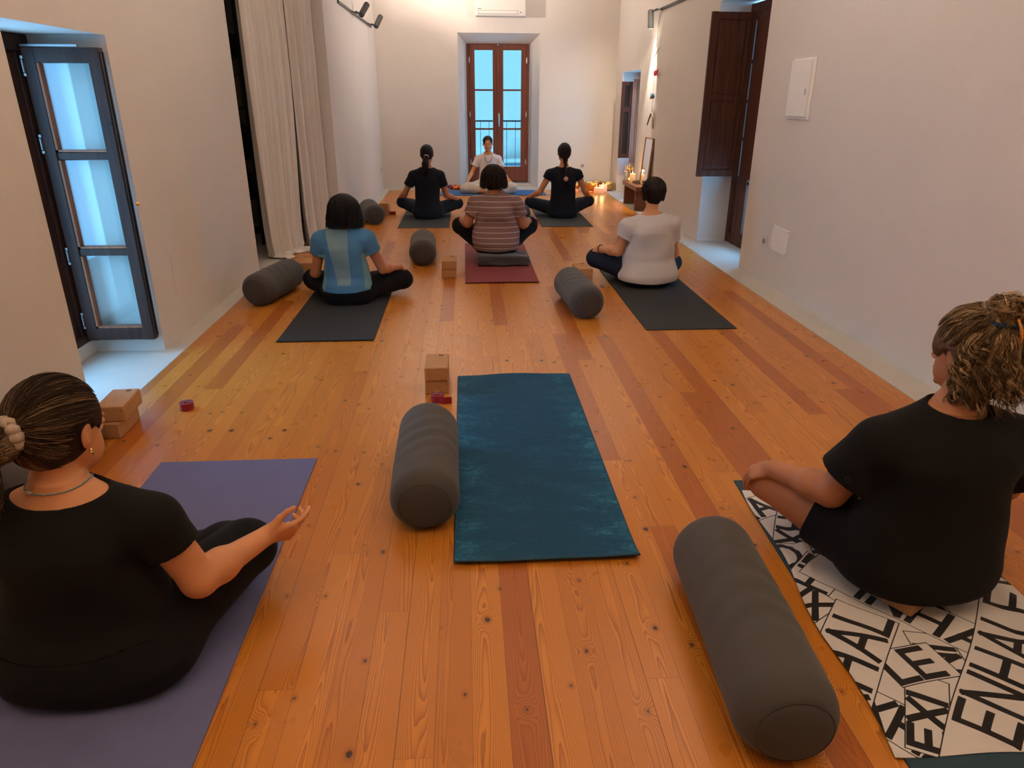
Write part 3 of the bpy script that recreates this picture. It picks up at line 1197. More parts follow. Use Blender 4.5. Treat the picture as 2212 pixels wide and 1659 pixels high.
def hair_shell(P, root, f, lo, hi, h, mat, hs, R, lines=None, tints=None, radii=None, stripe=None, base=0.12):
    v, q = mesh_sdf(f, lo, hi, h)
    rg = np.random.default_rng(3)
    if stripe is None:
        tv = base + 0.07 * np.clip(np.sin(v[:, 0] * 330 + 8 * np.sin(v[:, 2] * 30)) * .5 + np.sin(v[:, 1] * 270 + v[:, 2] * 60) * .5, -1, 1)
    else:
        tv = stripe(v)
    v = to_world(v, P['head'], R, hs)
    if not lines:
        me = np_mesh('hair', v, q, True, {'tint': tv})
        me.materials.append(MT[mat])
        o = bpy.data.objects.new('hair', me)
        return link(o, root)
    A_ = np.array(lines, np.float32)
    sh_ = A_.shape
    A_ = A_.reshape(-1, 3)
    for _ in range(3):           # lay every strand on top of the combed surface
        d = f(A_)
        g = np.stack([(f(A_ + o) - f(A_ - o)) / .004 for o in np.eye(3, dtype=np.float32) * .002], 1)
        g /= np.maximum(np.linalg.norm(g, axis=1, keepdims=True), .2)
        A_ = A_ + g * np.clip(.0022 - d, 0, .02)[:, None]
    A_ = A_.reshape(sh_)
    Ls = [to_world(l, P['head'], R, hs) for l in A_]
    return strands_mesh('hair', Ls, tints, [r * hs for r in radii], MT[mat], root, (v, q, tv))


def face_cut(y=.118, r=(.086, .080, .112), z=-.030):
    return ell((0, y, z), r)


def ear_cut(f, on=True):
    if not on:
        return f
    f = cut(f, ell((.085, .040, -.035), (.034, .040, .046)), .006)
    f = cut(f, ell((-.085, .040, -.035), (.034, .040, .046)), .006)
    f = cut(f, ell((.098, .004, -.012), (.030, .026, .036)), .006)
    return cut(f, ell((-.098, .004, -.012), (.030, .026, .036)), .006)


def scalp(d, grow=0.012):
    """point on the skull in direction d (numpy unit vectors, head frame)"""
    c = np.array([0, -.014, .022])
    r = np.array([.074, .093, .090]) + grow
    k = 1 / np.linalg.norm(d / r, axis=-1, keepdims=True)
    return c + d * k


def slerp_path(d0, d1, n, grow):
    t = np.linspace(0, 1, n)[:, None]
    om = math.acos(max(-1, min(1, float(d0 @ d1))))
    if om < 1e-3:
        d = np.repeat(d0[None], n, 0)
    else:
        d = (np.sin((1 - t) * om) * d0 + np.sin(t * om) * d1) / math.sin(om)
    d /= np.linalg.norm(d, axis=1, keepdims=True)
    return scalp(d, grow)


def unit(*a):
    v = np.array(a, float)
    return v / np.linalg.norm(v)

# ================================================================== the room
ZC = 3.45
bm = bmesh.new()
fl = [(-1.74, -2.6), (2.295, -2.6), (2.295, 12.15), (-1.26, 12.15), (-1.26, 8.55), (-1.74, 8.05)]
bv = [bm.verts.new((x, y, 0.0)) for x, y in fl]
bt = [bm.verts.new((x, y, -0.02)) for x, y in fl]
bm.faces.new(bv)
bm.faces.new(bt[::-1])
for i in range(6):
    bm.faces.new((bv[i], bt[i], bt[(i + 1) % 6], bv[(i + 1) % 6]))
struct(bm_obj('floor', bm, MT['floor']))
# mineral screed that the boards stop against; runs into every window recess
struct(boxes('floor_screed', [((-3.6, -2.8, -.12), (3.0, 12.9, -.004))], MT['concrete']))
# strips of screed beside the boards, flush with them
struct(boxes('trim_1', [((-2.26, -2.6, -.004), (-1.7465, 6.36, 0.0)), ((-1.86, 6.36, -.004), (-1.7465, 8.05, 0)),
                        ((-1.42, 8.56, -.004), (-1.2665, 12.4, 0)), ((-1.2665, 12.1565, -.004), (2.5, 12.8, 0)),
                        ((2.3015, -2.6, -.004), (2.9, 12.1565, 0))], MT['concrete']))
XL = -1.86
struct(boxes('wall_left', [((-2.46, -2.6, -.1), (XL, 3.29, ZC)), ((-2.46, 3.29, 1.738), (XL, 4.205, ZC)), ((-2.46, 4.205, -.1), (XL, 6.36, ZC)),
                           ((-2.46, 3.29, -.1), (-2.265, 4.205, .085))], MT['wall']))
struct(boxes('wall_left_far', [((-1.62, 8.0, -.1), (-1.385, 12.9, ZC))], MT['wall']))
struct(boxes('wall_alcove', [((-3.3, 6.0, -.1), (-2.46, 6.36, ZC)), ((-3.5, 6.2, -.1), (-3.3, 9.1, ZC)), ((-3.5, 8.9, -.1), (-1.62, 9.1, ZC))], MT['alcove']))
XR = 2.5
struct(boxes('wall_right', [((XR, -2.6, -.1), (2.925, 6.28, ZC)), ((XR, 6.28, 2.31), (2.925, 7.56, ZC)), ((XR, 7.56, -.1), (2.925, 10.72, ZC)),
                            ((XR, 10.72, 1.81), (2.925, 11.95, ZC)), ((XR, 11.95, -.1), (2.925, 12.95, ZC))], MT['wall']))
# far wall with the splayed recess of the balcony door
YF = 12.4
bm = bmesh.new()
bx(bm, (-1.62, YF, -.1), (-.085, 12.9, ZC))
bx(bm, (1.235, YF, -.1), (2.925, 12.9, ZC))
bx(bm, (-.085, YF, 2.38), (1.235, 12.9, ZC))
# splays
def wedge(bm, a):
    vs = [bm.verts.new(p) for p in a]
    n = len(vs) // 2
    bm.faces.new(vs[:n][::-1])
    bm.faces.new(vs[n:])
    for i in range(n):
        bm.faces.new((vs[i], vs[(i + 1) % n], vs[n + (i + 1) % n], vs[n + i]))
wedge(bm, [(-.085, YF, -.1), (.045, 12.75, -.1), (-.085, 12.75, -.1), (-.085, YF, 2.38), (.045, 12.75, 2.38), (-.085, 12.75, 2.38)])
wedge(bm, [(1.235, YF, -.1), (1.235, 12.75, -.1), (1.10, 12.75, -.1), (1.235, YF, 2.38), (1.235, 12.75, 2.38), (1.10, 12.75, 2.38)])
wedge(bm, [(-.085, YF, 2.38), (-.085, 12.75, 2.38), (-.085, 12.75, 2.24), (1.235, YF, 2.38), (1.235, 12.75, 2.38), (1.235, 12.75, 2.24)])
struct(bm_obj('wall_far', bm, MT['wall']))
struct(boxes('wall_back', [((-2.46, -2.8, -.1), (2.925, -2.6, ZC))], MT['wall']))
struct(boxes('ceiling', [((-3.5, -2.8, ZC), (2.925, 12.95, ZC + .1))], MT['ceil']))
struct(boxes('baseboard_far', [((-.085, 12.62, 0), (1.235, 12.76, .045))], MT['concrete']))


def hinge(parent, x, y, z, ax=(0, 0, 1), s=1.0, mat='steel', r=.007, L=.09):
    bm = bmesh.new()
    tube(bm, [(x, y, z - L / 2 * s), (x, y, z + L / 2 * s)], r, 10)
    bx(bm, (x - .011, y - .004, z - .02), (x + .011, y + .004, z + .02))
    return bm_obj('hinge', bm, MT[mat], parent, smooth=False)


# ---- balcony door in the far wall: frame, two leaves with three panes each
D = struct(thing('door_1', None, None, (0.572, 12.76, .05)))
fw, fh = .525, 2.235
boxes('door_frame', [((-fw, -.03, 0), (-fw + .055, .05, fh)), ((fw - .055, -.03, 0), (fw, .05, fh)), ((-fw, -.03, fh - .05), (fw, .05, fh)), ((-fw, -.03, 0), (fw, .05, .04))], MT['redwood'], D, bevel=.004)
for sx in (-1, 1):
    a, b = (.012, fw - .055)
    lo_, hi_ = (a, b) if sx > 0 else (-b, -a)
    x0, x1 = min(lo_, hi_), max(lo_, hi_)
    z0, z1 = .04, fh - .05
    zt, zb = z1 - .085, z0 + .235
    bars = [zb + (zt - zb) * .335, zb + (zt - zb) * .67]
    L = [((x0, -.045, z0), (x0 + (.085 if sx < 0 else .075), .012, z1)), ((x1 - (.085 if sx > 0 else .075), -.045, z0), (x1, .012, z1)),
         ((x0, -.045, zt), (x1, .012, z1)), ((x0, -.045, z0), (x1, .012, zb))]
    lf = boxes('door_leaf', L + [((x0 + .06, -.035, zz - .017), (x1 - .06, .005, zz + .017)) for zz in bars], MT['redwood'], D, bevel=.003)
    zz = [zb] + bars + [zt]
    for k in range(3):
        boxes('pane', [((x0 + .07, -.016, zz[k] + .01), (x1 - .07, -.012, zz[k + 1] - .01))], MT['glass'], lf)
    for hz in (.35, 1.12, 1.95):
        hinge(D, sx * (fw - .052), -.052, hz)
boxes('centre_strip', [((-.02, -.056, .05), (.02, -.044, fh - .06))], MT['redwood'], D, bevel=.003)
bm = bmesh.new()
bx(bm, (.012 - .014, -.064, .98), (.012 + .014, -.056, 1.14))
tube(bm, [(.012, -.06, 1.10), (.012, -.10, 1.10), (.012, -.105, 1.09), (.012, -.105, .93)], .009, 10)
bm_obj('door_handle', bm, MT['steel'], D, bevel=0)

# ---- balcony outside, neighbouring house across the lane
R_ = thing('balcony_railing', 'thin dark iron railing seen through the panes of the red-brown balcony door', 'railing', (0.57, 13.45, -.1))
boxes('rail', [((-1.0, -.012, 1.13), (1.0, .012, 1.155)), ((-1.0, -.01, .12), (1.0, .01, .14))], MT['iron'], R_)
for k in range(-6, 7):
    x = .157 * k + .03
    bm = bmesh.new()
    tube(bm, [(x, 0, .0), (x, 0, 1.14)], .0048, 8)
    bm_obj('baluster', bm, MT['iron'], R_)
struct(boxes('balcony_slab', [((-.6, 12.9, -.25), (1.8, 13.6, -.1))], MT['concrete']))
Hs = thing('neighbouring_house', 'pale rendered house wall across the lane, seen through the balcony door', 'building', (0, 17.2, -3))
boxes('wall', [((-9, 0, -3), (10, .3, 11))], MT['facade'], Hs)
boxes('ledge', [((.9, -.35, 3.05), (3.2, 0, 3.12)), ((1.1, -.5, 2.5), (3.2, 0, 2.56)), ((1.3, -.6, 2.1), (3.2, 0, 2.15))], MT['facade'], Hs)
boxes('dark_strip', [((.9, -.37, 2.98), (3.2, -.34, 3.03)), ((1.1, -.52, 2.42), (3.2, -.49, 2.48)), ((1.3, -.62, 2.03), (3.2, -.59, 2.08))], MT['iron'], Hs)  # dark strip just below the front of each ledge

# ---- small window in the left wall: outer frame, open glazed leaf
Wl = struct(thing('window_1', None, None, (-2.265, 3.29, .085)))
boxes('window_frame', [((-.07, 0.0, 0), (0.012, .06, 1.65)), ((-.07, .845, 0), (0.012, .915, 1.65)), ((-.07, 0, 1.57), (0.012, .915, 1.652)), ((-.07, 0, 0), (0.012, .915, .045)),
                       ((-.035, .80, .04), (0.0, .85, 1.58))], MT['darkwood'], Wl, bevel=.004)
boxes('rebate', [((-.05, .70, .04), (-.02, .80, 1.58))], MT['darkwood'], Wl, bevel=.003)
Lf = thing('leaf', None, None, (-2.25, 4.135, .10))
del_keys = 0
Lf.parent = Wl
Lf.location = (.015, .845, .015)
lw, lh = .385, 1.575
# leaf stands square to the wall, folded into the recess
lf = boxes('leaf_frame', [((0, -.028, 0), (.062, .028, lh)), ((lw - .062, -.028, 0), (lw, .028, lh)), ((0, -.028, lh - .075), (lw, .028, lh)), ((0, -.028, 0), (lw, .028, .075)),
                          ((.05, -.022, .50), (lw - .05, .022, .545)), ((.05, -.022, 1.02), (lw - .05, .022, 1.065))], MT['darkwood'], Wl, bevel=.003)
lf.location = (.015, .845, .015)
bpy.data.objects.remove(Lf)
zz = [.075, .50, .545, 1.02, 1.065, lh - .075]
for k in range(3):
    boxes('glazing_bead', [((.062, -.024, zz[2 * k]), (.074, .02, zz[2 * k + 1])), ((.062, -.024, zz[2 * k]), (lw - .062, .02, zz[2 * k] + .010))], MT['orangewood'], lf)
    boxes('pane', [((.062, -.003, zz[2 * k]), (lw - .062, .003, zz[2 * k + 1]))], MT['glass'], lf)
boxes('seal_strip', [((lw, -.020, .02), (lw + .006, -.008, lh - .02)), ((lw, .008, .02), (lw + .006, .020, lh - .02))], MT['black_plastic'], lf)
for z in (.14, .52, 1.12, 1.50):
    bm = bmesh.new()
    bx(bm, (.012, .806, z - .030), (.019, .816, z + .030))
    bx(bm, (.012, .806, z - .048), (.024, .816, z - .034))
    bx(bm, (.012, .806, z + .034), (.024, .816, z + .048))
    bm_obj('hinge', bm, MT['steel'], Wl)
bm = bmesh.new()
bx(bm, (.02, .812, 1.592), (.30, .832, 1.602))
bm_obj('stay_arm', bm, MT['steel'], Wl)
bm = bmesh.new()
tube(bm, [(.42, .86, .80), (.435, .87, .80)], .012, 12)
bm_obj('knob', bm, MT['brass'], Wl)
R2 = thing('balcony_railing', 'iron window railing reflected and shadowed in the small open left window', 'railing', (-2.85, 3.75, -.1))
boxes('rail', [((-.012, -.8, 1.10), (.012, .8, 1.125))], MT['iron'], R2)
for k in range(-6, 7):
    bm = bmesh.new()
    tube(bm, [(0, .12 * k, 0), (0, .12 * k, 1.12)], .007, 8)
    bm_obj('baluster', bm, MT['iron'], R2)

# ---- near window in the right wall
def side_window(name, y0, y1, zt, ysh, shz0, shz1, shx, shw, panes, wood, panel_h, frame_x=2.86, split=.5, low=None):
    Wn = struct(thing(name, None, None, (frame_x, y0, 0.0)))
    d = y1 - y0
    boxes('window_frame', [((-.05, 0, 0), (.004, .05, zt)), ((-.05, d - .05, 0), (.004, d, zt)), ((-.05, 0, zt - .08), (.004, d, zt))], MT[wood], Wn, bevel=.004)
    for (a, b) in ((.05, d * split - .004), (d * split + .004, d - .05)):
        zb = panel_h if (a > .06 or low is None) else low
        zs = [zb + (zt - .16 - zb) * i / panes for i in range(panes + 1)]
        st = .060 if (a > .06 or low is None) else .165
        lf = boxes('window_leaf', [((-.060, a, .01), (.006, a + st, zt - .08)), ((-.060, b - st, .01), (.006, b, zt - .08)), ((-.060, a, .01), (.006, b, .11)),
                                   ((-.060, a, zb - .07), (.006, b, zb)), ((-.060, a, zt - .16), (.006, b, zt - .08))]
                   + [((-.050, a + .05, z - .016), (.004, b - .05, z + .016)) for z in zs[1:-1]] + [((-.040, a + .05, .09), (-.015, b - .05, zb - .05))], MT[wood], Wn, bevel=.003)
        for i in range(panes):
            boxes('pane', [((-.006, a + st - .01, zs[i] + .01), (-.002, b - st + .01, zs[i + 1] - .01))], MT['glass'], lf)
    return Wn


w2 = side_window('window_2', 6.28, 7.56, 2.29, 0, 0, 0, 0, 0, 4, 'shutterwood', .70, split=.775, low=.16)  # unseen near leaf glazed low, added to let daylight onto the recess floor
w3 = side_window('window_3', 10.72, 11.95, 1.80, 0, 0, 0, 0, 0, 3, 'orangewood', .55)


def shutter(parent, x0, x1, y, z0, z1, mat, th=.032, npan=2, hinge_x=None):
    """shutter leaf square to the wall, with raised panels, in the parent's frame"""
    ox, oy, oz = parent.location
    sh = None
    st = .062
    w = x1 - x0
    H = z1 - z0
    L = [((0, -th / 2, 0), (st, th / 2, H)), ((w - st, -th / 2, 0), (w, th / 2, H))]
    zs = [(st, H / 2 - st / 2), (H / 2 + st / 2, H - st)]
    L += [((0, -th / 2, 0), (w, th / 2, st)), ((0, -th / 2, H - st), (w, th / 2, H)), ((0, -th / 2, H / 2 - st / 2), (w, th / 2, H / 2 + st / 2))]
    sh = boxes('shutter', L, MT[mat], parent, bevel=.003)
    sh.location = (x0 - ox, y - oy, z0 - oz)
    for a, b in zs:
        bm = bmesh.new()
        for s in (-1, 1):
            bx(bm, (st - .005, s * .006 - .003, a - .005), (w - st + .005, s * .006 + .003, b + .005))
            # raised field with a bevelled border
            m_ = .038
            y1 = s * .0135
            y0 = s * .006
            v = [bm.verts.new(p) for p in ((st + .012, y0, a + .012), (w - st - .012, y0, a + .012), (w - st - .012, y0, b - .012), (st + .012, y0, b - .012),
                                           (st + m_, y1, a + m_), (w - st - m_, y1, a + m_), (w - st - m_, y1, b - m_), (st + m_, y1, b - m_))]
            for i in range(4):
                bm.faces.new((v[i], v[(i + 1) % 4], v[4 + (i + 1) % 4], v[4 + i]))
            bm.faces.new(v[4:])
        bm_obj('raised_panel', bm, MT[mat], sh)
        # moulding around the panel
        bm = bmesh.new()
        for s in (-1, 1):
            yy = s * th / 2
            for p, q in (((st, a), (w - st, a)), ((st, b), (w - st, b)), ((st, a), (st, b)), ((w - st, a), (w - st, b))):
                tube(bm, [(p[0], yy, p[1]), (q[0], yy, q[1])], .006, 6)
        bm_obj('moulding', bm, MT[mat], sh)
    return sh


sh = shutter(w2, 2.352, 2.785, 7.33, .700, 2.20, 'shutterwood')
block_shutter = boxes('shutter', [((0, 0, 0), (.03, .46, 1.50)), ((.004, .465, 0), (.034, .885, 1.50))], MT['shutterwood'], w2, bevel=.003)   # added closed shutter, mostly unseen; blocks daylight from the open one
block_shutter.location = (-.097, .06, .70)
boxes('raised_panel', [((-.006, .07, .07), (0, .39, .70)), ((-.006, .07, .80), (0, .39, 1.43)), ((-.002, .54, .07), (.004, .82, .70)), ((-.002, .54, .80), (.004, .82, 1.43))], MT['shutterwood'], block_shutter, bevel=.002)
for z in (.30, 1.2):
    hinge(sh, .425, .03, z, mat='iron')
sh3 = shutter(w3, 2.552, 2.79, 11.35, .50, 1.70, 'orangewood')
# glazed inner leaf of the far right window, folded into the room
g3 = boxes('casement', [((0, -.02, 0), (.045, .02, 1.12)), ((.125, -.02, 0), (.17, .02, 1.12)), ((0, -.02, 0), (.17, .02, .06)), ((0, -.02, 1.06), (.17, .02, 1.12)), ((0, -.02, .68), (.17, .02, .76))],
           MT['shutterwood'], w3, bevel=.003)
g3.location = (2.432 - 2.86, 11.62 - 10.72, .55)
boxes('pane', [((.03, -.004, .05), (.14, .004, .70)), ((.03, -.004, .75), (.14, .004, 1.08))], MT['dark_pane'], g3)

# ---- air conditioner
A = thing('air_conditioner', 'white wall air conditioner above the balcony door', 'air conditioner', (.595, 12.4, 2.60))
bm = bmesh.new()
bx(bm, (-.39, -.21, 0), (.39, 0, .29))
bm_obj('casing', bm, MT['white_plastic'], A, bevel=.018, seg=3)
boxes('louvre', [((-.345, -.216, .028), (.26, -.2, .034)), ((-.345, -.222, .034), (.26, -.208, .066)), ((-.345, -.216, .066), (.26, -.2, .072))], MT['white_plastic'], A)
boxes('air_slot', [((-.35, -.2125, .024), (.265, -.205, .076))], plain('slot_shadow_grey', (.16, .14, .12), .8), A)
boxes('display', [((.30, -.2125, .045), (.315, -.209, .06))], MT['black_plastic'], A)
boxes('emblem', [((-.36, -.2115, .094), (-.30, -.209, .100))], MT['ink'], A)

# ---- spot rails
def spot_rail(label, loc, length, spots, side):
    """runs along +y of its own frame, wall on the -x side (side=1) or +x side (side=-1)"""
    T = thing('spot_rail', label, 'wall light', loc)
    s = side
    boxes('rail', [((min(0, s * .018), 0, -.016), (max(0, s * .018), length, .016))], MT['grey_metal'], T, bevel=.003)
    for (y, d) in spots:
        d = Vector(d).normalized()
        base = Vector((s * .02, y, 0))
        arm_end = base + Vector((s * .10, .16, -.02))
        bm = bmesh.new()
        tube(bm, [base, base + Vector((s * .03, .03, -.01)), arm_end], .006, 8)
        tube(bm, [base + Vector((s * .025, .05, .0)), arm_end + Vector((0, -.03, -.012))], .005, 8)
        tube(bm, [base + Vector((s * .045, .06, -.005)), base + Vector((s * .065, .10, -.01))], .014, 10)
        bm_obj('arm', bm, MT['grey_metal'], T, smooth=True)
        c0 = arm_end - d * .02
        c1 = arm_end + d * .19
        bm = bmesh.new()
        tube(bm, [c0, c0 + d * .01, c1 - d * .006, c1], [.030, .037, .037, .036], 20)
        can = bm_obj('lamp_can', bm, MT['grey_metal'], T, smooth=False)
        bm = bmesh.new()
        tube(bm, [c1 + d * .0005, c1 + d * .003], .030, 20)
        bm_obj('lens', bm, MT['lens'], can)
    return T


MT['lens'] = mat_emit('lamp_lens', (1.0, 0.85, 0.68), 9.0)
spot_rail('grey wall rail with two tilted spotlights high on the left wall', (-1.385, 8.95, 2.42), 3.05, [(.95, (.30, .62, .62)), (2.55, (.28, .5, .62))], 1)
spot_rail('grey wall rail with one downward spotlight high on the right wall, above the hanging mobile', (2.5, 8.5, 2.47), 1.3, [(1.22, (.15, .30, -1.0))], -1)

# ---- boxes and sockets on the walls
E_ = thing('fuse_box', 'white fuse box cover high on the right wall near the dark shutter', 'fuse box', (2.5, 5.495, 1.30))
boxes('frame', [((-.012, -.18, 0), (0, .18, .42))], MT['white_paint'], E_, bevel=.004)
dr = boxes('cover', [((-.034, -.145, .018), (-.010, .165, .405))], MT['white_paint'], E_, bevel=.006)
boxes('latch', [((-.038, -.135, .17), (-.033, -.12, .21))], MT['steel'], dr)
J = thing('junction_plate', 'square white screwed cover plate low on the right wall', 'cover plate', (2.5, 5.50, .295))
boxes('plate', [((-.008, -.16, 0), (0, .15, .195))], MT['white_paint'], J, bevel=.002)
for y, z in ((-.145, .012), (.135, .012), (-.145, .183), (.135, .183)):
    bm = bmesh.new()
    tube(bm, [(-.0075, y, z), (-.0105, y, z)], .006, 10)
    bm_obj('screw', bm, MT['steel'], J)

J2 = thing('junction_plate', 'faint plastered-over cover plate low on the left wall, right of the small window', 'cover plate', (-1.86, 4.62, .40))
boxes('plate', [((0, -.11, -.13), (.003, .11, .11))], MT['wall'], J2, bevel=.001)


def socket(label, loc, rz, s=.082):
    T = thing('wall_socket', label, 'socket', loc, rz)
    boxes('plate', [((-s / 2, -.010, -s / 2), (s / 2, 0, s / 2))], MT['white_plastic'], T, bevel=.003)
    bm = bmesh.new()
    lathe(bm, [(0, 0), (.017, 0), (.019, .004), (.021, .004), (.021, -.001)], 24)
    o = bm_obj('insert', bm, plain('socket_grey', (.28, .25, .22), .5), T)
    o.rotation_euler = (PI / 2, 0, 0)
    o.location = (0, -.0105, 0)
    return T


socket('white wall socket beside the square cover plate on the right wall', (2.5, 5.78, .335), -PI / 2, .10)
socket('white wall socket on the far wall above the brass bowls', (1.99, 12.4, .365), 0)
T = thing('wall_switch', 'small white switch low on the left wall near the far corner', 'switch', (-1.385, 12.2, .32), PI / 2)
boxes('plate', [((-.04, -.008, -.04), (.04, 0, .04))], MT['white_plastic'], T, bevel=.002)
boxes('rocker', [((-.025, -.012, -.03), (.025, -.006, .03))], MT['white_plastic'], T, bevel=.002)

# ---- curtains
def curtain(label, s0, s1, seed, puddle, top_s1=None):
    P0, P1 = np.array([-1.90, 6.80]), np.array([-1.50, 7.96])
    d = (P1 - P0) / np.linalg.norm(P1 - P0)
    Ltot = np.linalg.norm(P1 - P0)
    nrm = np.array([d[1], -d[0]])            # into the room
    rg = np.random.default_rng(seed)
    NU, NV = 170, 90
    ph = rg.uniform(0, 6.28, 5)
    V = []
    for iv in range(NV):
        # from the floor puddle up to the rod
        t = iv / (NV - 1)
        lay = .16
        arc = t * (3.3 + lay)
        for iu in range(NU):
            u = iu / (NU - 1)
            z = max(0.0, arc - lay)
            zt = min(1, z / 3.3)
            e1 = s1 if top_s1 is None else s1 + (top_s1 - s1) * min(1, zt * 2.2)
            s = (s0 + (e1 - s0) * u) * Ltot
            amp = .030 + .018 * (1 - zt)
            w = amp * math.sin(2 * PI * 4.3 * u + ph[0] + 1.6 * math.sin(4 * u + ph[1]) + .35 * math.sin(1.6 * z + ph[2])) \
                + .010 * math.sin(2 * PI * 9.5 * u + ph[3] + .4 * z + 2 * math.sin(5 * u)) + .004 * math.sin(2 * PI * 21 * u + ph[4] + .8 * z)
            side = .012 * math.cos(2 * PI * 4.3 * u + ph[0])
            out = w * (1 - .75 * max(0.0, 1 - arc / lay))
            low = max(0.0, lay - arc) / lay
            zz = z
            if arc < lay:
                k = 1 - arc / lay
                out += k * lay * (1 + .35 * math.sin(9 * u + ph[4])) * puddle
                zz = .012 + .022 * abs(math.sin(2 * PI * 5 * u + ph[1] + 3 * k)) * (k ** .5)
                if k > .93:
                    zz = .006
            else:
                zz = z + .012
                out += .03 * math.exp(-z / .12)
            p = P0 + d * (s + side) + nrm * out
            V.append((p[0], p[1], zz))
    F = [(r * NU + c, r * NU + c + 1, (r + 1) * NU + c + 1, (r + 1) * NU + c) for r in range(NV - 1) for c in range(NU - 1)]
    o = mesh_obj('curtain', V, F, MT['curtain'], None, True)
    md = o.modifiers.new('thick', 'SOLIDIFY')
    md.thickness = .002
    return tag(o, label, 'curtain')


curtain('left linen curtain panel falling to the floor beside the dark shelf gap', 0.02, .48, 3, 1.0, .56)
curtain('right linen curtain panel against the wall corner, nearer the back of the room', .555, .98, 11, .8)
bm = bmesh.new()
tube(bm, [(-1.93, 6.70, 3.34), (-1.47, 8.0, 3.34)], .014, 12)
tag(bm_obj('curtain_rod', bm, MT['iron']), 'dark rod above the frame carrying the linen curtains', 'curtain rod')

# ---- shelf rack in the dark alcove behind the curtains
S_ = thing('shelf_rack', 'dark metal shelf rack in the shadowy alcove behind the curtains', 'shelf', (-2.35, 7.72, 0))
for x in (-.45, .22):
    for y in (-.16, .16):
        boxes('post', [((x - .015, y - .015, 0), (x + .015, y + .015, 2.3))], MT['iron'], S_)
for z in (.12, .47, .86, 1.33, 1.79):
    boxes('shelf', [((-.46, -.17, z - .012), (.23, .17, z + .012))], MT['iron'], S_)
bx_ = boxes('storage_box', [((-2.62, 7.58, 1.3425), (-2.17, 7.86, 1.62))], MT['cardboard'], None, bevel=.006)
tag(bx_, 'brown box on a shelf glimpsed behind the curtain', 'box')
for z, hgt, nm in ((1.8025, .2, 'upper'), (.8725, .3, 'middle'), (.4825, .22, 'lower')):
    bm = bmesh.new()
    lathe(bm, [(0, 0), (.15, 0), (.19, hgt * .35), (.17, hgt * .8), (.08, hgt), (0, hgt)], 20)
    o = bm_obj('folded_textile', bm, MT['darkstuff'], None, True)
    o.location = (-2.3, 7.72, z)
    tag(o, {'upper': 'dark rounded bundle on the top shelf behind the curtain', 'middle': 'dark bundle on the middle shelf behind the curtain',
            'lower': 'dark bundle on the low shelf behind the curtain'}[nm], 'bundle')

# ================================================================== mats
def yoga_mat(label, x0, x1, y0, y1, mat, th=.0055, rz=0.0, curl=0.0, edge=None, wav=0.0, group=None):
    cx, cy = (x0 + x1) / 2, (y0 + y1) / 2
    w, l = (x1 - x0) / 2, (y1 - y0) / 2
    NX, NY = 24, 60
    V, F = [], []
    for s in (0, 1):
        for j in range(NY + 1):
            y = -l + 2 * l * j / NY
            for i in range(NX + 1):
                x = -w + 2 * w * i / NX
                z = curl * math.exp(-(y + l) / .035) * (1 + .25 * math.sin(5 * x + 1)) + wav * max(0, math.sin(9 * x + 2 * y)) * math.exp(-(l - abs(y)) / .10)
                yy = y
                if wav:
                    yy += wav * 1.2 * math.sin(7 * x + 1) * (j / NY) ** 8
                V.append((x, yy, z + (th if s else 0)))
    n = (NX + 1) * (NY + 1)
    for j in range(NY):
        for i in range(NX):
            a = j * (NX + 1) + i
            F.append((n + a, n + a + 1, n + a + NX + 2, n + a + NX + 1))
            F.append((a + NX + 1, a + NX + 2, a + 1, a))
    for i in range(NX):
        F.append((i, i + 1, n + i + 1, n + i))
        a = NY * (NX + 1) + i
        F.append((n + a, n + a + 1, a + 1, a))
    for j in range(NY):
        a = j * (NX + 1)
        F.append((n + a, n + a + NX + 1, a + NX + 1, a))
        a += NX
        F.append((a, a + NX + 1, n + a + NX + 1, n + a))
    if edge:
        root = thing('yoga_mat', label, 'yoga mat', (cx, cy, .0005), rz)
        mesh_obj('mat_sheet', V, F, MT[mat], root)
        bm = bmesh.new()
        path = []
        for i in range(NX + 1):
            path.append(Vector(V[n + i]) - Vector((0, .001, th / 2)))
        for j in range(1, NY + 1):
            path.append(Vector(V[n + j * (NX + 1) + NX]) - Vector((0, 0, th / 2)))
        for i in range(NX - 1, -1, -1):
            path.append(Vector(V[n + NY * (NX + 1) + i]) - Vector((0, 0, th / 2)))
        for j in range(NY - 1, 0, -1):
            path.append(Vector(V[n + j * (NX + 1)]) - Vector((0, 0, th / 2)))
        tube(bm, path, .0042, 6, closed=True)
        bm_obj('stitched_edge', bm, MT[edge], root, True)
        return root
    o = mesh_obj('yoga_mat', V, F, MT[mat])
    o.location = (cx, cy, .0005)
    o.rotation_euler = (0, 0, rz)
    return tag(o, label, 'yoga mat', group)


yoga_mat('teal patterned empty yoga mat in the middle of the foreground', -.062, .560, 1.950, 3.665, 'm_teal', curl=.012, edge='m_teal_edge', wav=.006)
yoga_mat('violet ribbed yoga mat under the woman in black at front left', -1.315, -.662, .90, 2.73, 'm_violet')
yoga_mat('petrol blue yoga mat under the lettered towel at front right', 1.025, 1.665, .60, 2.43, 'm_petrol', rz=-.045)
yoga_mat('black yoga mat under the woman in the blue panelled shirt', -1.218, -.605, 4.31, 6.07, 'm_dark', curl=.006)
yoga_mat('black yoga mat under the woman in the plain white tee, on the right', 1.19, 1.81, 4.44, 6.20, 'm_dark', rz=0.0)
yoga_mat('brick red yoga mat under the woman in the striped shirt', -.02, .60, 5.77, 7.50, 'm_red', curl=.008)
yoga_mat('grey yoga mat under the far left woman with a ponytail', -.815, -.205, 8.48, 10.2, 'm_dark2')
yoga_mat('grey yoga mat under the far right woman with a braid', .905, 1.525, 8.50, 10.2, 'm_dark2')
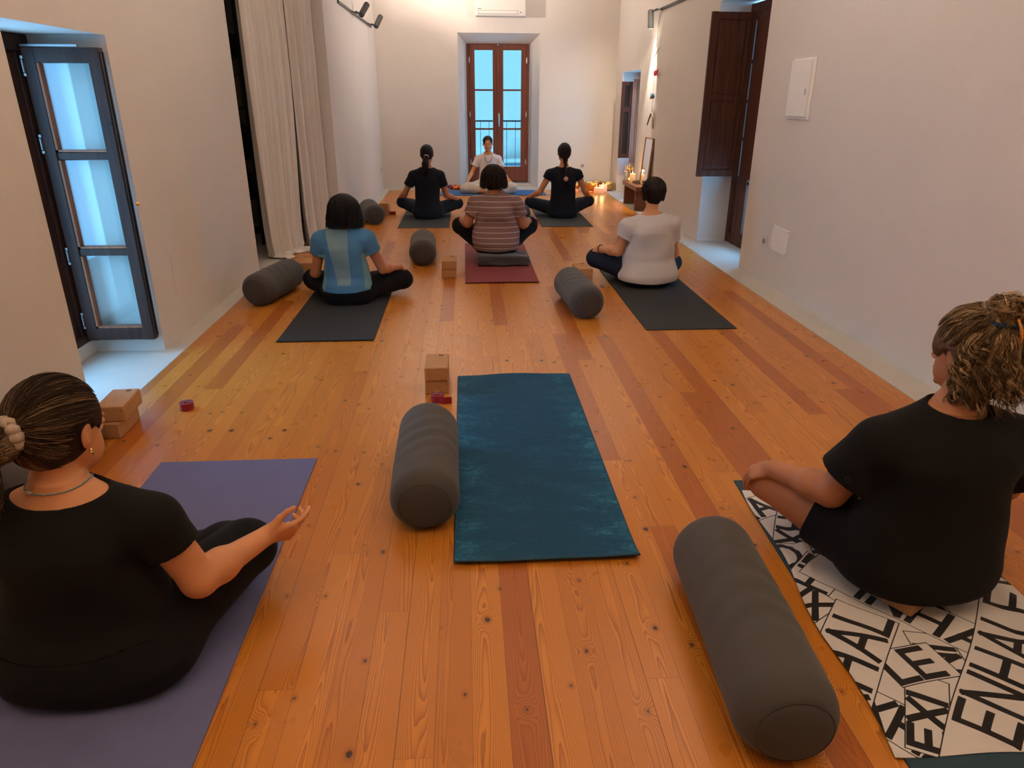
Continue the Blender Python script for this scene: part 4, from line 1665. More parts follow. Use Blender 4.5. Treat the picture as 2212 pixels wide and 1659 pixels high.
yoga_mat('blue yoga mat laid crosswise under the teacher', -.40, 1.28, 11.40, 12.05, 'm_blue', curl=.003)

# ================================================================== lettered towel
LET = {
    'E': [[(0, 0), (0, 1)], [(0, 0), (.62, 0)], [(0, .5), (.56, .5)], [(0, 1), (.62, 1)]],
    'X': [[(0, 0), (.7, 1)], [(0, 1), (.7, 0)]],
    'H': [[(0, 0), (0, 1)], [(.66, 0), (.66, 1)], [(0, .5), (.66, .5)]],
    'A': [[(0, 0), (.36, 1), (.72, 0)], [(.14, .36), (.58, .36)]],
    'L': [[(0, 1), (0, 0), (.56, 0)]],
    'I': [[(0.05, 0), (0.05, 1)]],
    'N': [[(0, 0), (0, 1), (.68, 0), (.68, 1)]],
    'D': [[(0, 0), (0, 1), (.30, 1), (.52, .9), (.64, .68), (.66, .5), (.64, .32), (.52, .1), (.30, 0), (0, 0)]],
}
ADV = {'E': .86, 'X': .92, 'H': .92, 'A': .92, 'L': .78, 'I': .34, 'N': .94, 'D': .92}
deg = PI / 180
CARDS = [  # cx, cy, angle of the text, length, height, text, start offset
    (1.414 + .10, 1.374 + .115, 48.8, 1.10, .170, 'ENHALEXHALE', -.40),
    (1.545 + .06, 1.262 + .07, 48.8, 1.00, .165, 'NEXHALEIN', -.42),
    (1.023, 1.448, 48.8, .50, .172, 'EXHALE', -.31),
    (1.30, 1.665, -50.5, .56, .150, 'INHALE', -.10),
    (1.122, 1.82, 41.0, .172, .150, 'HE', -.08),
    (1.045, 1.925, -8.0, .22, .15, 'ID', -.06),
    (1.02, 1.72, 120.0, .20, .13, 'XH', -.09),
    (1.20, 1.42, 10.0, .19, .13, 'LE', -.085),
    (1.29, 1.46, 80.0, .16, .12, 'NI', -.07),
    (1.14, 1.26, 60.0, .26, .11, 'EXI', -.11),
    (1.05, 1.235, -48.0, .40, .13, 'EXHALE', -.19),
    (1.14, 2.05, 62.0, .34, .13, 'EXHALE', -.16),
    (1.10, 2.23, 20.0, .30, .14, 'HALE', -.14),
    (1.26, 2.15, -35.0, .40, .14, 'INHALE', -.19),
    (1.45, 2.05, 70.0, .50, .16, 'EXHALE', -.24),
    (1.62, 2.10, 15.0, .40, .15, 'INHALE', -.19),
    (1.55, 1.80, -20.0, .50, .15, 'EXHALE', -.24),
    (1.38, 1.80, 85.0, .40, .14, 'INHALE', -.19),
    (1.30, 1.18, 30.0, .40, .13, 'EXHALE', -.19),
    (1.25, 1.95, 8.0, .60, .15, 'INHALEXI', -.29),
]


def seg_d(px, py, a, b):
    dx, dy = b[0] - a[0], b[1] - a[1]
    L = dx * dx + dy * dy
    L = math.sqrt(L)
    s = ((px - a[0]) * dx + (py - a[1]) * dy) / L
    w = np.abs((px - a[0]) * dy - (py - a[1]) * dx) / L
    return np.maximum(w, np.maximum(-s, s - L))      # square-ended strokes


def ink_field(X, Y):
    ink = np.full(X.shape, 1.0)
    done = np.zeros(X.shape, bool)
    LW = .0016
    for cx, cy, an, ln, ht, tx, st in CARDS:
        c, s = math.cos(an * deg), math.sin(an * deg)
        u = (X - cx) * c + (Y - cy) * s
        v = -(X - cx) * s + (Y - cy) * c
        r = np.maximum(np.abs(u) - ln / 2, np.abs(v) - ht / 2)
        inside = r < 0
        own = np.full(X.shape, 1.0)
        lh = ht * .77
        x0 = st
        SW = .0098
        for ch in tx:
            for pl in LET[ch]:
                for a, b in zip(pl, pl[1:]):
                    d = seg_d(u, v, (x0 + a[0] * lh, (a[1] - .5) * lh), (x0 + b[0] * lh, (b[1] - .5) * lh)) - SW
                    own = np.minimum(own, d)
            x0 += ADV[ch] * lh
        act = inside & ~done
        ink = np.where(act, np.minimum(ink, own), ink)
        edge = np.abs(r) - LW
        ink = np.where(~done, np.minimum(ink, edge), ink)
        done |= inside
    return np.clip(ink, -.01, .01)


def towel():
    # corners on the mat: far left, far right, near right, near left
    c = [np.array(p) for p in ((1.075, 2.36), (1.735, 2.33), (1.70, 1.10), (.985, 1.155))]
    NX, NY = 340, 620
    u = np.linspace(0, 1, NX)[None, :, None]
    v = np.linspace(0, 1, NY)[:, None, None]
    P = (c[3] * (1 - u) + c[2] * u) * (1 - v) + (c[0] * (1 - u) + c[1] * u) * v
    X, Y = P[..., 0], P[..., 1]
    uu, vv = u[..., 0] + 0 * v[..., 0], v[..., 0] + 0 * u[..., 0]
    ink = ink_field(X + .006 * np.sin(9 * Y + 3 * X), Y + .006 * np.sin(8 * X + 2))
    # gentle creases, stronger towards the right edge
    Z = .0085 + .0022 * np.sin(17 * X + 9 * Y + 2 * np.sin(6 * Y)) + .0016 * np.sin(31 * Y - 12 * X + 1.5 * np.sin(9 * X))
    rid = np.clip((uu - .72) / .28, 0, 1) * np.clip(1.25 - vv * 1.5, 0, 1)
    Z += .030 * rid * np.maximum(0, np.sin(26 * (X - .35 * Y) + 1.6 * np.sin(7 * Y))) ** 2
    Z += .012 * np.exp(-((X - 1.14 - .25 * (Y - 2.0)) / .02) ** 2) * np.clip((Y - 1.75) / .3, 0, 1)
    Y2 = Y + .010 * np.sin(11 * X) * (1 - vv) ** 3
    X2 = X + .012 * np.sin(10 * Y + 1) * (1 - uu) ** 4
    edgef = np.minimum(np.minimum(uu, 1 - uu) * .66, np.minimum(vv, 1 - vv) * 1.2)
    Z = .0085 + (Z + .002 - .0085) * np.clip(edgef / .01, 0.25, 1)
    Z = np.maximum(Z, .0084)
    # where the cloth hangs over the side of the mat it drops to the boards
    verts = np.stack([X2, Y2, Z], -1).reshape(-1, 3)
    idx = np.arange(NX * NY).reshape(NY, NX)
    q = np.stack([idx[:-1, :-1], idx[:-1, 1:], idx[1:, 1:], idx[1:, :-1]], -1).reshape(-1, 4)
    me = np_mesh('lettered_towel', verts, q, True, {'ink': ink.ravel()})
    me.materials.append(MT['towel'])
    o = bpy.data.objects.new('lettered_towel', me)
    link(o)
    md = o.modifiers.new('thick', 'SOLIDIFY')
    md.thickness = .0016
    md.offset = -1
    tag(o, 'white towel printed with big black capital letters, under the woman at front right', 'towel')


towel()

# ================================================================== bolsters
def bolster(label, near, far, r=.124, L=None, group='charcoal yoga bolsters', squash=.97, seed=0):
    a, b = np.array(near, float), np.array(far, float)
    d = b - a
    L = L or np.linalg.norm(d) + .045
    c = (a + b) / 2
    ang = math.atan2(d[1], d[0]) - PI / 2
    T = thing('bolster', label, 'bolster', (c[0], c[1], 0), ang, group)
    rg = np.random.default_rng(seed)
    ph = rg.uniform(0, 6.28, 6)
    NU, NV = 72, 84
    V, F = [], []
    prof = []
    er = .085
    for i in range(NV + 1):
        t = i / NV
        y = -L / 2 + L * t
        e = min(y + L / 2, L / 2 - y)
        k = 1 - (max(0, er - e) / er) ** 3.0 * .28
        prof.append((y, r * k))
    for y, rr in prof:
        for j in range(NU):
            th = 2 * PI * j / NU
            x, z = math.cos(th), math.sin(th)
            crease = .0022 * math.sin(y * 62 + 2.2 * math.sin(2 * th + ph[0]) + ph[1]) * math.exp(-((y - .03 * math.sin(ph[2])) / .16) ** 2) * max(0, z) \
                + .0015 * math.sin(3 * th + 9 * y + ph[3])
            q = rr + crease
            zz = z * q * squash
            if zz < -r * squash * .955:
                zz = -r * squash * .955
            V.append((x * q * 1.015, y, zz + r * squash * .955 + .0005))
    for i in range(NV):
        for j in range(NU):
            a_ = i * NU + j
            b_ = i * NU + (j + 1) % NU
            F.append((a_, a_ + NU, b_ + NU, b_))
    F.append(tuple(range(NU)))
    F.append(tuple(range(NV * NU, NV * NU + NU))[::-1])
    mesh_obj('cover', V, F, MT['bolster'], T, True)
    for s in (-1, 1):
        V, F = [], []
        R0 = r * .735
        NR = 10
        for k in range(NR + 1):
            t = k / NR
            rr = R0 * (1 - t)
            yo = .020 * (1 - (1 - t) ** 2) ** .5
            for j in range(48):
                th = 2 * PI * j / 48
                V.append((math.cos(th) * rr, s * (L / 2 + yo - .001), math.sin(th) * rr * squash + r * squash * .955))
        for k in range(NR):
            for j in range(48):
                q = (k * 48 + j, k * 48 + (j + 1) % 48, (k + 1) * 48 + (j + 1) % 48, (k + 1) * 48 + j)
                F.append(q if s < 0 else q[::-1])
        mesh_obj('end_panel', V, F, MT['bolster_end'], T, True)
        bm = bmesh.new()
        tube(bm, [(math.cos(2 * PI * j / 48) * R0 * 1.0, s * (L / 2 + .0015), math.sin(2 * PI * j / 48) * R0 * squash + r * squash * .955) for j in range(48)], .0011, 6, closed=True)
        bm_obj('piping', bm, MT['bolster_end'], T, True)
    return T


bolster('charcoal bolster lying along the left side of the teal mat', (-.168, 2.165), (-.182, 2.80), seed=1)
bolster('long charcoal bolster at the bottom right beside the lettered towel', (.722, 1.160), (.762, 1.86), seed=2)
bolster('charcoal bolster by the left wall, next to the blue panelled shirt', (-1.555, 5.17), (-1.435, 5.76), seed=3)
bolster('charcoal bolster between the cork blocks and the black mat at right', (.835, 4.72), (.790, 5.36), seed=4)
bolster('charcoal bolster behind the far left grey mat, left of the striped shirt', (-.405, 6.46), (-.435, 7.08), seed=5)
bolster('charcoal bolster by the curtain, farthest of those on the left', (-1.10, 8.75), (-1.255, 9.33), seed=6)
bolster('charcoal bolster half hidden behind the striped shirt', (.675, 8.75), (.60, 9.28), seed=7)
bolster('charcoal bolster behind the head of the woman at front left', (-1.735, 2.33), (-1.725, 2.92), r=.118, seed=8)

# ================================================================== cork blocks
def cork_block(label, x, y, z, rz=0.0, group='cork yoga blocks', dims=(.124, .22, .0745), logo=True):
    T = thing('cork_block', label, 'yoga block', (x, y, z + .0003), rz, group)
    w, l, h = dims
    boxes('cork_body', [((-w / 2, -l / 2, 0), (w / 2, l / 2, h))], MT['cork'], T, bevel=.006)
    if logo:
        bm = bmesh.new()
        for i in range(2):
            for j in range(2):
                cx_, cy_ = (i - .5) * .012 + .02, (j - .5) * .012 + l / 2 - .028
                ring = [(cx_ + .005 * math.cos(k * PI / 5), cy_ + .005 * math.sin(k * PI / 5), h + .0003) for k in range(10)]
                tube(bm, ring, .0009, 5, closed=True)
        bm_obj('emblem', bm, MT['ink'], T)
    return T


cork_block('cork block at the head of the teal mat, upper of the two', -.172, 3.525, .075)
cork_block('cork block at the head of the teal mat, lower of the two', -.172, 3.535, 0, .0, logo=False)
cork_block('cork block beside the bright left window recess, upper of the two', -1.632, 3.108, .075, .07)
cork_block('cork block beside the bright left window recess, lower of the two', -1.652, 3.085, 0, .02, logo=False)
cork_block('cork block left of the brick red mat, upper of the two', -.155, 6.08, .075)
cork_block('cork block left of the brick red mat, lower of the two', -.160, 6.085, 0, .0, logo=False)
cork_block('cork block behind the left arm of the blue shirt, upper of the two', -1.335, 6.06, .075, -.04)
cork_block('cork block behind the left arm of the blue shirt, lower of the two', -1.335, 6.05, 0, .0, logo=False)
cork_block('cork block behind the bolster on the right, upper of the two', .955, 5.735, .075, .10)
cork_block('cork block behind the bolster on the right, lower of the two', .955, 5.735, 0, .10, logo=False)
cork_block('cork block near the far left corner, upper of the two', -1.075, 9.60, .075)
cork_block('cork block near the far left corner, lower of the two', -1.070, 9.60, 0, .0, logo=False)
cork_block('cork block peeping out under the woman seated on the lettered towel', 1.36, 1.715, .012, .55, dims=(.22, .13, .055), logo=False)

# ================================================================== straps
def strap(label, x, y, rz=0.0, r=.034, w=.036, tail=None, mat='strap', flat=None):
    T = thing('yoga_strap', label, 'strap', (x, y, .0008), rz)
    pts = []
    if flat is None:
        for k in range(260):
            a = k / 260 * 2 * PI * 6.2
            rr = .010 + (r - .010) * k / 259
            pts.append((math.cos(a) * rr, math.sin(a) * rr))
        if tail:
            a = pts[-1]
            for q in tail:
                pts.append(q)
    else:
        pts = flat
    V, F = [], []
    th = .0011
    for i, (px, py) in enumerate(pts):
        a = Vector(pts[max(0, i - 1)])
        b = Vector(pts[min(len(pts) - 1, i + 1)])
        t = (b - a).normalized()
        n = Vector((-t.y, t.x)) * th
        V += [(px + n.x, py + n.y, 0), (px - n.x, py - n.y, 0), (px - n.x, py - n.y, w), (px + n.x, py + n.y, w)]
    for i in range(len(pts) - 1):
        for k in range(4):
            a = i * 4 + k
            b = i * 4 + (k + 1) % 4
            F.append((a, b, b + 4, a + 4))
    F.append((0, 1, 2, 3))
    e = (len(pts) - 1) * 4
    F.append((e + 3, e + 2, e + 1, e))
    mesh_obj('webbing', V, F, MT[mat], T)
    bm = bmesh.new()
    ring = [(-.012, 0, 0), (.012, 0, 0), (.012, 0, .010), (0, 0, .016), (-.012, 0, .010)]
    tube(bm, [(p[0], .0, w + .003 + p[2] * .9) for p in ring], .0016, 6, closed=True)
    tube(bm, [(0, 0, w + .003), (.002, 0, w + .014)], .0014, 6)
    bm_obj('buckle', bm, MT['steel'], T)
    return T


strap('coiled red strap alone on the boards at left, right of the cork blocks', -1.41, 3.30, .4)
strap('red strap coil with a loose end beside the teal mat', -.168, 3.335, 0, tail=[(.034, .008), (.030, -.02), (.012, -.036), (.03, -.045), (.075, -.040)])
strap('red strap behind the left arm of the blue shirt', -1.20, 6.10, 0)
strap('red strap end lying beside the far left cork blocks', -1.0, 9.50, 0, w=.045, flat=[(-.04, .02), (.0, .0), (.03, -.004), (.075, -.002)])
strap('red strap beside the half hidden bolster', .86, 8.86, 0)
strap('small beige strap roll with a metal buckle by the right bolster', 1.105, 5.60, .3, r=.022, w=.02, mat='strap_beige')

# ================================================================== folded blanket under the striped-shirt woman
def blanket():
    f = smin(.008, ell((.0, 0, .014), (.001, .001, .001)),
             *[lambda p, z=z, x0=x0, x1=x1: np.linalg.norm(np.maximum(np.abs(p - np.array([(x0 + x1) / 2, .0, z], np.float32)) - np.array([(x1 - x0) / 2, .13, .006], np.float32), 0), axis=1) - .0125
               for z, x0, x1 in ((.018, -.225, .215), (.044, -.215, .23), (.068, -.22, .21))])
    fo = folds(.006, 9, 45, 50)
    g = lambda p: f(p) + fo(p)
    T = thing('folded_blanket', 'folded grey blanket under the woman in the striped shirt, on the red mat', 'blanket', (.335, 6.51, .0145))
    sdf_obj('folded_layers', g, (-.28, -.2, -.02), (.28, .2, .12), .005, MT['blanket'], T)
    bm = bmesh.new()
    rg = random.Random(4)
    for k in range(26):
        x = .205 + rg.uniform(-.008, .004)
        y = -.135 + rg.uniform(0, .10)
        z = rg.choice((.02, .045, .068))
        tube(bm, [(x, y, z), (x + .012, y - .004, z - .004), (x + .02, y - .008, z - .012)], .0022, 5)
    bm_obj('fringe', bm, MT['blanket'], T)


blanket()

# ================================================================== altar bench and the things on it
Bn = thing('altar_bench', 'low brown wooden bench along the right wall, with candle and statue', 'bench', (2.395, 10.10, 0))
boxes('seat_board', [((-.10, -.44, .265), (.095, .44, .325))], MT['benchwood'], Bn, bevel=.005)
boxes('leg', [((-.085, -.36, 0), (.075, -.31, .265))], MT['benchwood'], Bn, bevel=.004)
boxes('leg', [((-.085, .33, 0), (.075, .38, .265))], MT['benchwood'], Bn, bevel=.004)


def candle(label, x, y, z, r, h, mat='wax', power=1.2, wicks=1, name='pillar_candle'):
    T = thing(name, label, 'candle', (x, y, z))
    bm = bmesh.new()
    lathe(bm, [(0, 0), (r * .96, 0), (r, .004), (r, h - .004), (r * .95, h), (r * .8, h - .004), (r * .4, h - .010), (0, h - .011)], 28)
    bm_obj('wax_body', bm, MT[mat], T, True)
    for k in range(wicks):
        x0 = 0 if wicks == 1 else (k - .5) * r
        bm = bmesh.new()
        tube(bm, [(x0, 0, h - .012), (x0, 0, h)], .0015, 6)
        wk = bm_obj('wick', bm, MT['ink'], T)
        bm = bmesh.new()
        lathe(bm, [(0, 0), (.004, .004), (.0065, .012), (.005, .022), (.0018, .032), (0, .037)], 12, (x0, 0, h - .002))
        bm_obj('flame', bm, MT['flame'], T, True)
        if power:
            lamp('candle_light', 'POINT', (x + x0, y, z + h + .05), power, (1.0, .52, .2), shadow_soft_size=.015)
    return T


candle('lit cream pillar candle on the brown bench', 2.375, 10.27, .3255, .040, .115, power=.7)
# golden figurine: base, body, raised arms, halo leaves
G = thing('golden_statue', 'small golden dancing figurine on the bench behind the candle', 'statue', (2.365, 10.44, .3255))
bm = bmesh.new()
lathe(bm, [(0, 0), (.035, 0), (.038, .01), (.028, .022), (.014, .03), (.012, .05), (0, .05)], 20)
bm_obj('base', bm, MT['brass'], G, True)
fsd = smin(.006, cap((0, 0, .045), (.010, 0, .10), .010, .013), cap((.010, 0, .10), (-.004, 0, .155), .013, .018), cap((-.006, 0, .175), (-.006, 0, .19), .009, .013), ell((-.006, 0, .215), (.009, .009, .018)),
           cap((.01, 0, .10), (.035, -.01, .085), .009, .007), cap((.035, -.01, .085), (.015, -.012, .06), .007, .006),
           cap((-.02, 0, .165), (-.045, 0, .185), .007, .006), cap((-.045, 0, .185), (-.035, 0, .225), .006, .005),
           cap((.012, 0, .165), (.040, 0, .15), .007, .006), cap((.040, 0, .15), (.055, 0, .185), .006, .005))
sdf_obj('figure', fsd, (-.08, -.05, .03), (.08, .05, .26), .0035, MT['gold'], G)
bm = bmesh.new()
for k in range(9):
    a = PI * (k / 8)
    tube(bm, [(.045 * math.cos(a), .014, .13 + .05 * math.sin(a)), (.072 * math.cos(a), .014, .13 + .095 * math.sin(a))], [.007, .002], 6)
tube(bm, [(.045 * math.cos(PI * k / 12), .014, .13 + .05 * math.sin(PI * k / 12)) for k in range(13)], .004, 6)
bm_obj('halo', bm, MT['gold'], G)
F_ = thing('leaning_mirror', 'narrow wood-framed mirror leaning on the right wall above the bench', 'mirror', (2.44, 9.875, .3255))
sl = .04
M_ = Matrix.Rotation(.075, 4, 'Y')
def lean(name, lst, mat, parent):
    bm = bmesh.new()
    for lo, hi in lst:
        bx(bm, lo, hi, M_)
    return bm_obj(name, bm, mat, parent)
lean('frame', [((-.012, -.215, 0), (.006, -.198, .62)), ((-.012, .198, 0), (.006, .215, .62)), ((-.012, -.215, 0), (.006, .215, .016)), ((-.012, -.215, .604), (.006, .215, .62))], MT['lightwood'], F_)
lean('glass', [((-.004, -.2, .014), (.003, .2, .606))], MT['mirror'], F_)
Tw = thing('twig_wreath', 'dry twig wreath lying on the bench in front of the mirror', 'wreath', (2.365, 9.98, .3255))
bm = bmesh.new()
rg = random.Random(5)
for k in range(60):
    a = rg.uniform(0, 2 * PI)
    rr = rg.uniform(.03, .055)
    p = [Vector((rr * math.cos(a + .25 * i) * 1.0, 1.9 * rr * math.sin(a + .25 * i), .010 + rg.uniform(0, .035))) for i in range(5)]
    tube(bm, p, rg.uniform(.0015, .003), 5)
    q = p[2]
    tube(bm, [q, q + Vector((rg.uniform(-.02, .02), rg.uniform(-.03, .03), rg.uniform(.01, .03)))], .0014, 5)
bm_obj('twigs', bm, MT['twig'], Tw)
candle('tall white unlit candle at the far end of the bench', 2.335, 10.505, .3255, .018, .20, mat='white_plastic', power=0, name='taper_candle')
for ob in [o for o in bpy.data.objects if o.name.startswith('flame') and o.parent and o.parent.name.startswith('taper')]:
    bpy.data.objects.remove(ob)

# singing bowls and candles in the far right corner
def bowl(label, x, y, r, h):
    T = thing('singing_bowl', label, 'bowl', (x, y, .0005), 0, 'brass singing bowls')
    bm = bmesh.new()
    lathe(bm, [(0, 0), (r * .45, 0), (r * .80, h * .22), (r * .98, h * .6), (r, h * .86), (r * .97, h), (r * .93, h), (r * .95, h * .84), (r * .92, h * .6), (r * .75, h * .26), (r * .4, .006), (0, .006)], 40)
    bm_obj('bowl_body', bm, MT['brass'], T, True)
    bm = bmesh.new()
    tube(bm, [(math.cos(2 * PI * j / 40) * r * .965, math.sin(2 * PI * j / 40) * r * .965, h) for j in range(40)], .004, 6, closed=True)
    bm_obj('rim', bm, MT['brass'], T, True)
    return T


bowl('brass singing bowl left of the lit tealight bowl, far right corner', 2.085, 11.98, .118, .135)
bowl('brass singing bowl nearest the right wall', 2.375, 12.02, .108, .125)
bowl('brass singing bowl partly hidden behind the far right woman', 1.80, 12.02, .10, .12)
bowl('brass singing bowl behind the lit candles', 2.22, 12.25, .10, .12)
candle('pink wide candle glowing between the brass bowls', 2.26, 11.86, .0005, .070, .105, 'pink_wax', .6, 1, 'wide_candle')
candle('low pink candle with two flames in front of the brass bowls', 2.165, 11.68, .0005, .085, .085, 'pink_wax', .5, 2, 'wide_candle')
bm = bmesh.new()
lathe(bm, [(0, .006), (.055, .006), (.075, .020), (.078, .020), (.06, 0), (0, 0)], 28)
o = bm_obj('candle_dish', bm, MT['salt'], None, True)
o.location = (2.00, 11.74, .0005)
tag(o, 'glowing orange dish in front of the brass bowls', 'dish')
bm = bmesh.new()
lathe(bm, [(0, 0), (.04, 0), (.045, .03), (.035, .055), (0, .06)], 20)
o = bm_obj('salt_lamp', bm, MT['salt'], None, True)
o.location = (1.79, 11.75, .0005)
tag(o, 'small orange light behind the elbow of the far right woman', 'light')

# batik cloth folded beside the teacher
f = smin(.01, ell((0, 0, .02), (.17, .10, .028)), ell((.10, -.02, .03), (.12, .08, .025)), ell((-.08, .03, .035), (.12, .08, .028)))
fo = folds(.006, 21, 40, 60)
o = sdf_obj('batik_cloth', lambda p: f(p) + fo(p), (-.24, -.16, -.02), (.26, .18, .10), .006, MT['batik'], None)
o.location = (-.12, 12.26, .004)
tag(o, 'crumpled red and orange patterned cloth on the floor left of the teacher', 'cloth')

# ================================================================== hanging mobile on the right wall
Mb = thing('hanging_mobile', 'string mobile with red fish, blue fish and driftwood on the right wall', 'mobile', (2.474, 9.78, 2.46))
def at(y, z, x=-.01):
    return (x, y - 9.78, z - 2.46)
bm = bmesh.new()
tube(bm, [at(9.78, 2.462, 0.006), at(9.79, 2.30), at(9.80, 1.20)], .0018, 6)
bm_obj('string', bm, MT['twig'], Mb)
bm = bmesh.new()
tube(bm, [at(9.92, 1.905), at(9.66, 2.02)], .005, 6)
bm_obj('stick', bm, MT['driftwood'], Mb)
def fish(mat, y, z, s, dy):
    f = smin(.01, inframe(ell((0, 0, 0), (.014, .075 * s, .035 * s)), (0, 0, 0), np.eye(3)), cap((0, .06 * s * dy, 0), (0, .12 * s * dy, .035 * s), .012 * s, .008), cap((0, .06 * s * dy, 0), (0, .12 * s * dy, -.03 * s), .012 * s, .008))
    o = sdf_obj('fish', f, (-.05, -.2, -.08), (.05, .2, .08), .006, MT[mat], Mb)
    o.location = at(y, z)
fish('fish_red', 9.76, 1.735, .95, -1)
fish('fish_blue', 9.80, 1.462, 1.0, 1)
bm = bmesh.new()
tube(bm, [at(9.99, 1.10), at(9.90, 1.19), at(9.82, 1.25), at(9.76, 1.25)], [.008, .011, .012, .010], 8)
tube(bm, [at(9.79, 1.26), at(9.70, 1.20), at(9.66, 1.07)], [.011, .012, .008], 8)
bm_obj('driftwood', bm, MT['driftwood'], Mb, True)

# ================================================================== the people
def prof(hip, waist, bust, shz, dep=.115, lean=0.0, hipd=None, nz=.06, shw=None, cx=0.0, belly=1.0):
    """sitting torso, seat at z=0, shoulder line at shz"""
    k = shz / .53
    hd = hipd or dep * 1.25
    shw = shw or bust * .86
    T = [(-.01, .0, .005, hip * .78, hd * .80), (.03, 0, .0, hip * .95, hd * .98), (.09, 0, -.005, hip, hd), (.15, 0, .0, (hip * .55 + waist * .45), hd * .9),
         (.22 * k, 0, .008, waist, dep * .95 * belly), (.30 * k, 0, .008, (waist * .6 + bust * .4), dep * .93), (.38 * k, 0, 0, bust * .97, dep * .98), (.45 * k, 0, -.004, bust, dep * .93),
         (shz - .015, 0, .0, shw, dep * .74), (shz + .022, 0, .008, shw * .58, dep * .58), (shz + .05, 0, .016, .062, .056), (shz + nz + .02, 0, .022, .048, .05)]
    return [(z, x + cx * z, y + lean * max(0, z - .1), a, b) for z, x, y, a, b in T]


def hair_cap(gx=.010, gy=.012, gz=.012, seed=0, rough=.0015, ears=True, low=-.062):
    g = np.array([gx, gy, gz])
    f = smin(.02, ell((0, -.014, .022), tuple(np.array([.074, .093, .090]) + g)), ell((0, -.045, -.030), (.060 + gx * .6, .050 + gy, .050)))
    f = cut(f, face_cut(), .006)
    f = smaxf(.01, f, lambda p: low - p[:, 2])
    f = ear_cut(f, ears)
    fo = folds(rough, seed, 260, 60)
    return lambda p: f(p) + fo(p)


def cap_strands(target, n, grow=.013, k=16, seed=0, r=(.0008, .0014), spread=.15, low=-.55, wave=.0, lift=.004, m=8, jit=.0022, tj=.08):
    """locks combed from the hairline over the skull to one point"""
    td = unit(*target)

    def gen(rg):
        a = rg.uniform(0, 2 * PI)
        fwd, side = math.cos(a), math.sin(a)
        if fwd > 0:
            el = .10 + .50 * fwd ** 1.4 + rg.uniform(-.10, .25)
        else:
            el = rg.uniform(.12 + (low - .12) * (-fwd) ** .6, .28)
        d0 = unit(side * .9, fwd * .92, el)
        if abs(side) > .80 and d0[2] < 0.10:
            d0 = unit(side, fwd - .35, .10 + rg.uniform(-.25, .1)) if fwd > -.15 else unit(side * .85, -rg.uniform(.25, .8), rg.uniform(-.95, .1))
        d1 = unit(*(td + rg.normal(0, spread * .35, 3)))
        p = slerp_path(d0, d1, k, grow)
        t = np.linspace(0, 1, k)
        nr = unit(*(d0 + d1))
        p += (lift * np.sin(PI * t) * rg.uniform(-.3, 1))[:, None] * nr
        if wave:
            ph = rg.uniform(0, 6.28)
            ax = unit(*np.cross(d0, d1))
            f1, f2 = rg.uniform(7, 12), rg.uniform(7, 12)
            p += (wave * np.sin(t * f1 + ph))[:, None] * ax
            p += (wave * .7 * np.cos(t * f2 + ph))[:, None] * nr
        return p, rg.beta(1.2, 2.4), rg.uniform(*r)
    return clump(gen, n // m, m, jit, tj, seed)


def off_ears(Ls, tn, rd, c=(.084, .002, -.010), r=.027):
    keep = []
    for i, l in enumerate(Ls):
        q = np.abs(np.asarray(l)[:, 0:1]), np.asarray(l)[:, 1:]
        d = np.linalg.norm(np.concatenate(q, 1) - np.array(c), axis=1).min()
        if d > r:
            keep.append(i)
    return [Ls[i] for i in keep], [tn[i] for i in keep], [rd[i] for i in keep]


def tail_strands(pts, n, r0, k=18, seed=0, rad=(.0008, .0014), splay=1.0, wave=.004, curl=0.0):
    """locks following a centre line pts with radius profile r0"""
    rg = np.random.default_rng(seed)
    pts = np.array(pts, float)
    tt = np.linspace(0, 1, len(pts))
    t = np.linspace(0, 1, k)
    C = np.stack([np.interp(t, tt, pts[:, i]) for i in range(3)], 1)
    tf = np.linspace(-.12, 1.12, 125)
    Cf = np.stack([np.convolve(np.interp(tf, tt, pts[:, i]), np.hanning(27) / np.hanning(27).sum(), 'same') for i in range(3)], 1)
    C = np.stack([np.interp(t, tf, Cf[:, i]) for i in range(3)], 1)
    rr = np.interp(t, tf, np.convolve(np.interp(tf, np.linspace(0, 1, len(r0)), r0), np.hanning(27) / np.hanning(27).sum(), 'same'))
    Ls, tn, rd = [], [], []
    for _ in range(n):
        a, q = rg.uniform(0, 2 * PI), math.sqrt(rg.uniform(0, 1))
        ax, ay = math.cos(a) * q, math.sin(a) * q
        T = np.gradient(C, axis=0)
        T /= np.linalg.norm(T, axis=1, keepdims=True)
        U = np.cross(T, [0.2, .1, .97])
        U /= np.linalg.norm(U, axis=1, keepdims=True) + 1e-9
        Wv = np.cross(T, U)
        tw = rg.uniform(-.8, .8) * t
        cx_ = ax * np.cos(tw) - ay * np.sin(tw)
        cy_ = ax * np.sin(tw) + ay * np.cos(tw)
        p = C + (U * cx_[:, None] + Wv * cy_[:, None]) * rr[:, None] * splay
        ph = rg.uniform(0, 6.28, 2)
        fr = rg.uniform(5, 10)
        p += U * (wave * np.sin(fr * t + ph[0]) * t)[:, None] + Wv * (wave * np.cos(fr * t + ph[1]) * t)[:, None]
        if curl:
            fq = rg.uniform(22, 34)
            p += U * (curl * np.sin(fq * t + ph[0]) * t ** .5)[:, None] + Wv * (curl * np.cos(fq * t + ph[0]) * t ** .5)[:, None]
        ln = rg.uniform(.75, 1.0)
        ti = np.linspace(0, ln, k)
        p = np.stack([np.interp(ti, t, p[:, i]) for i in range(3)], 1)
        Ls.append(p)
        tn.append(rg.beta(1.3, 2.2))
        rd.append(rg.uniform(*rad))
    return Ls, tn, rd


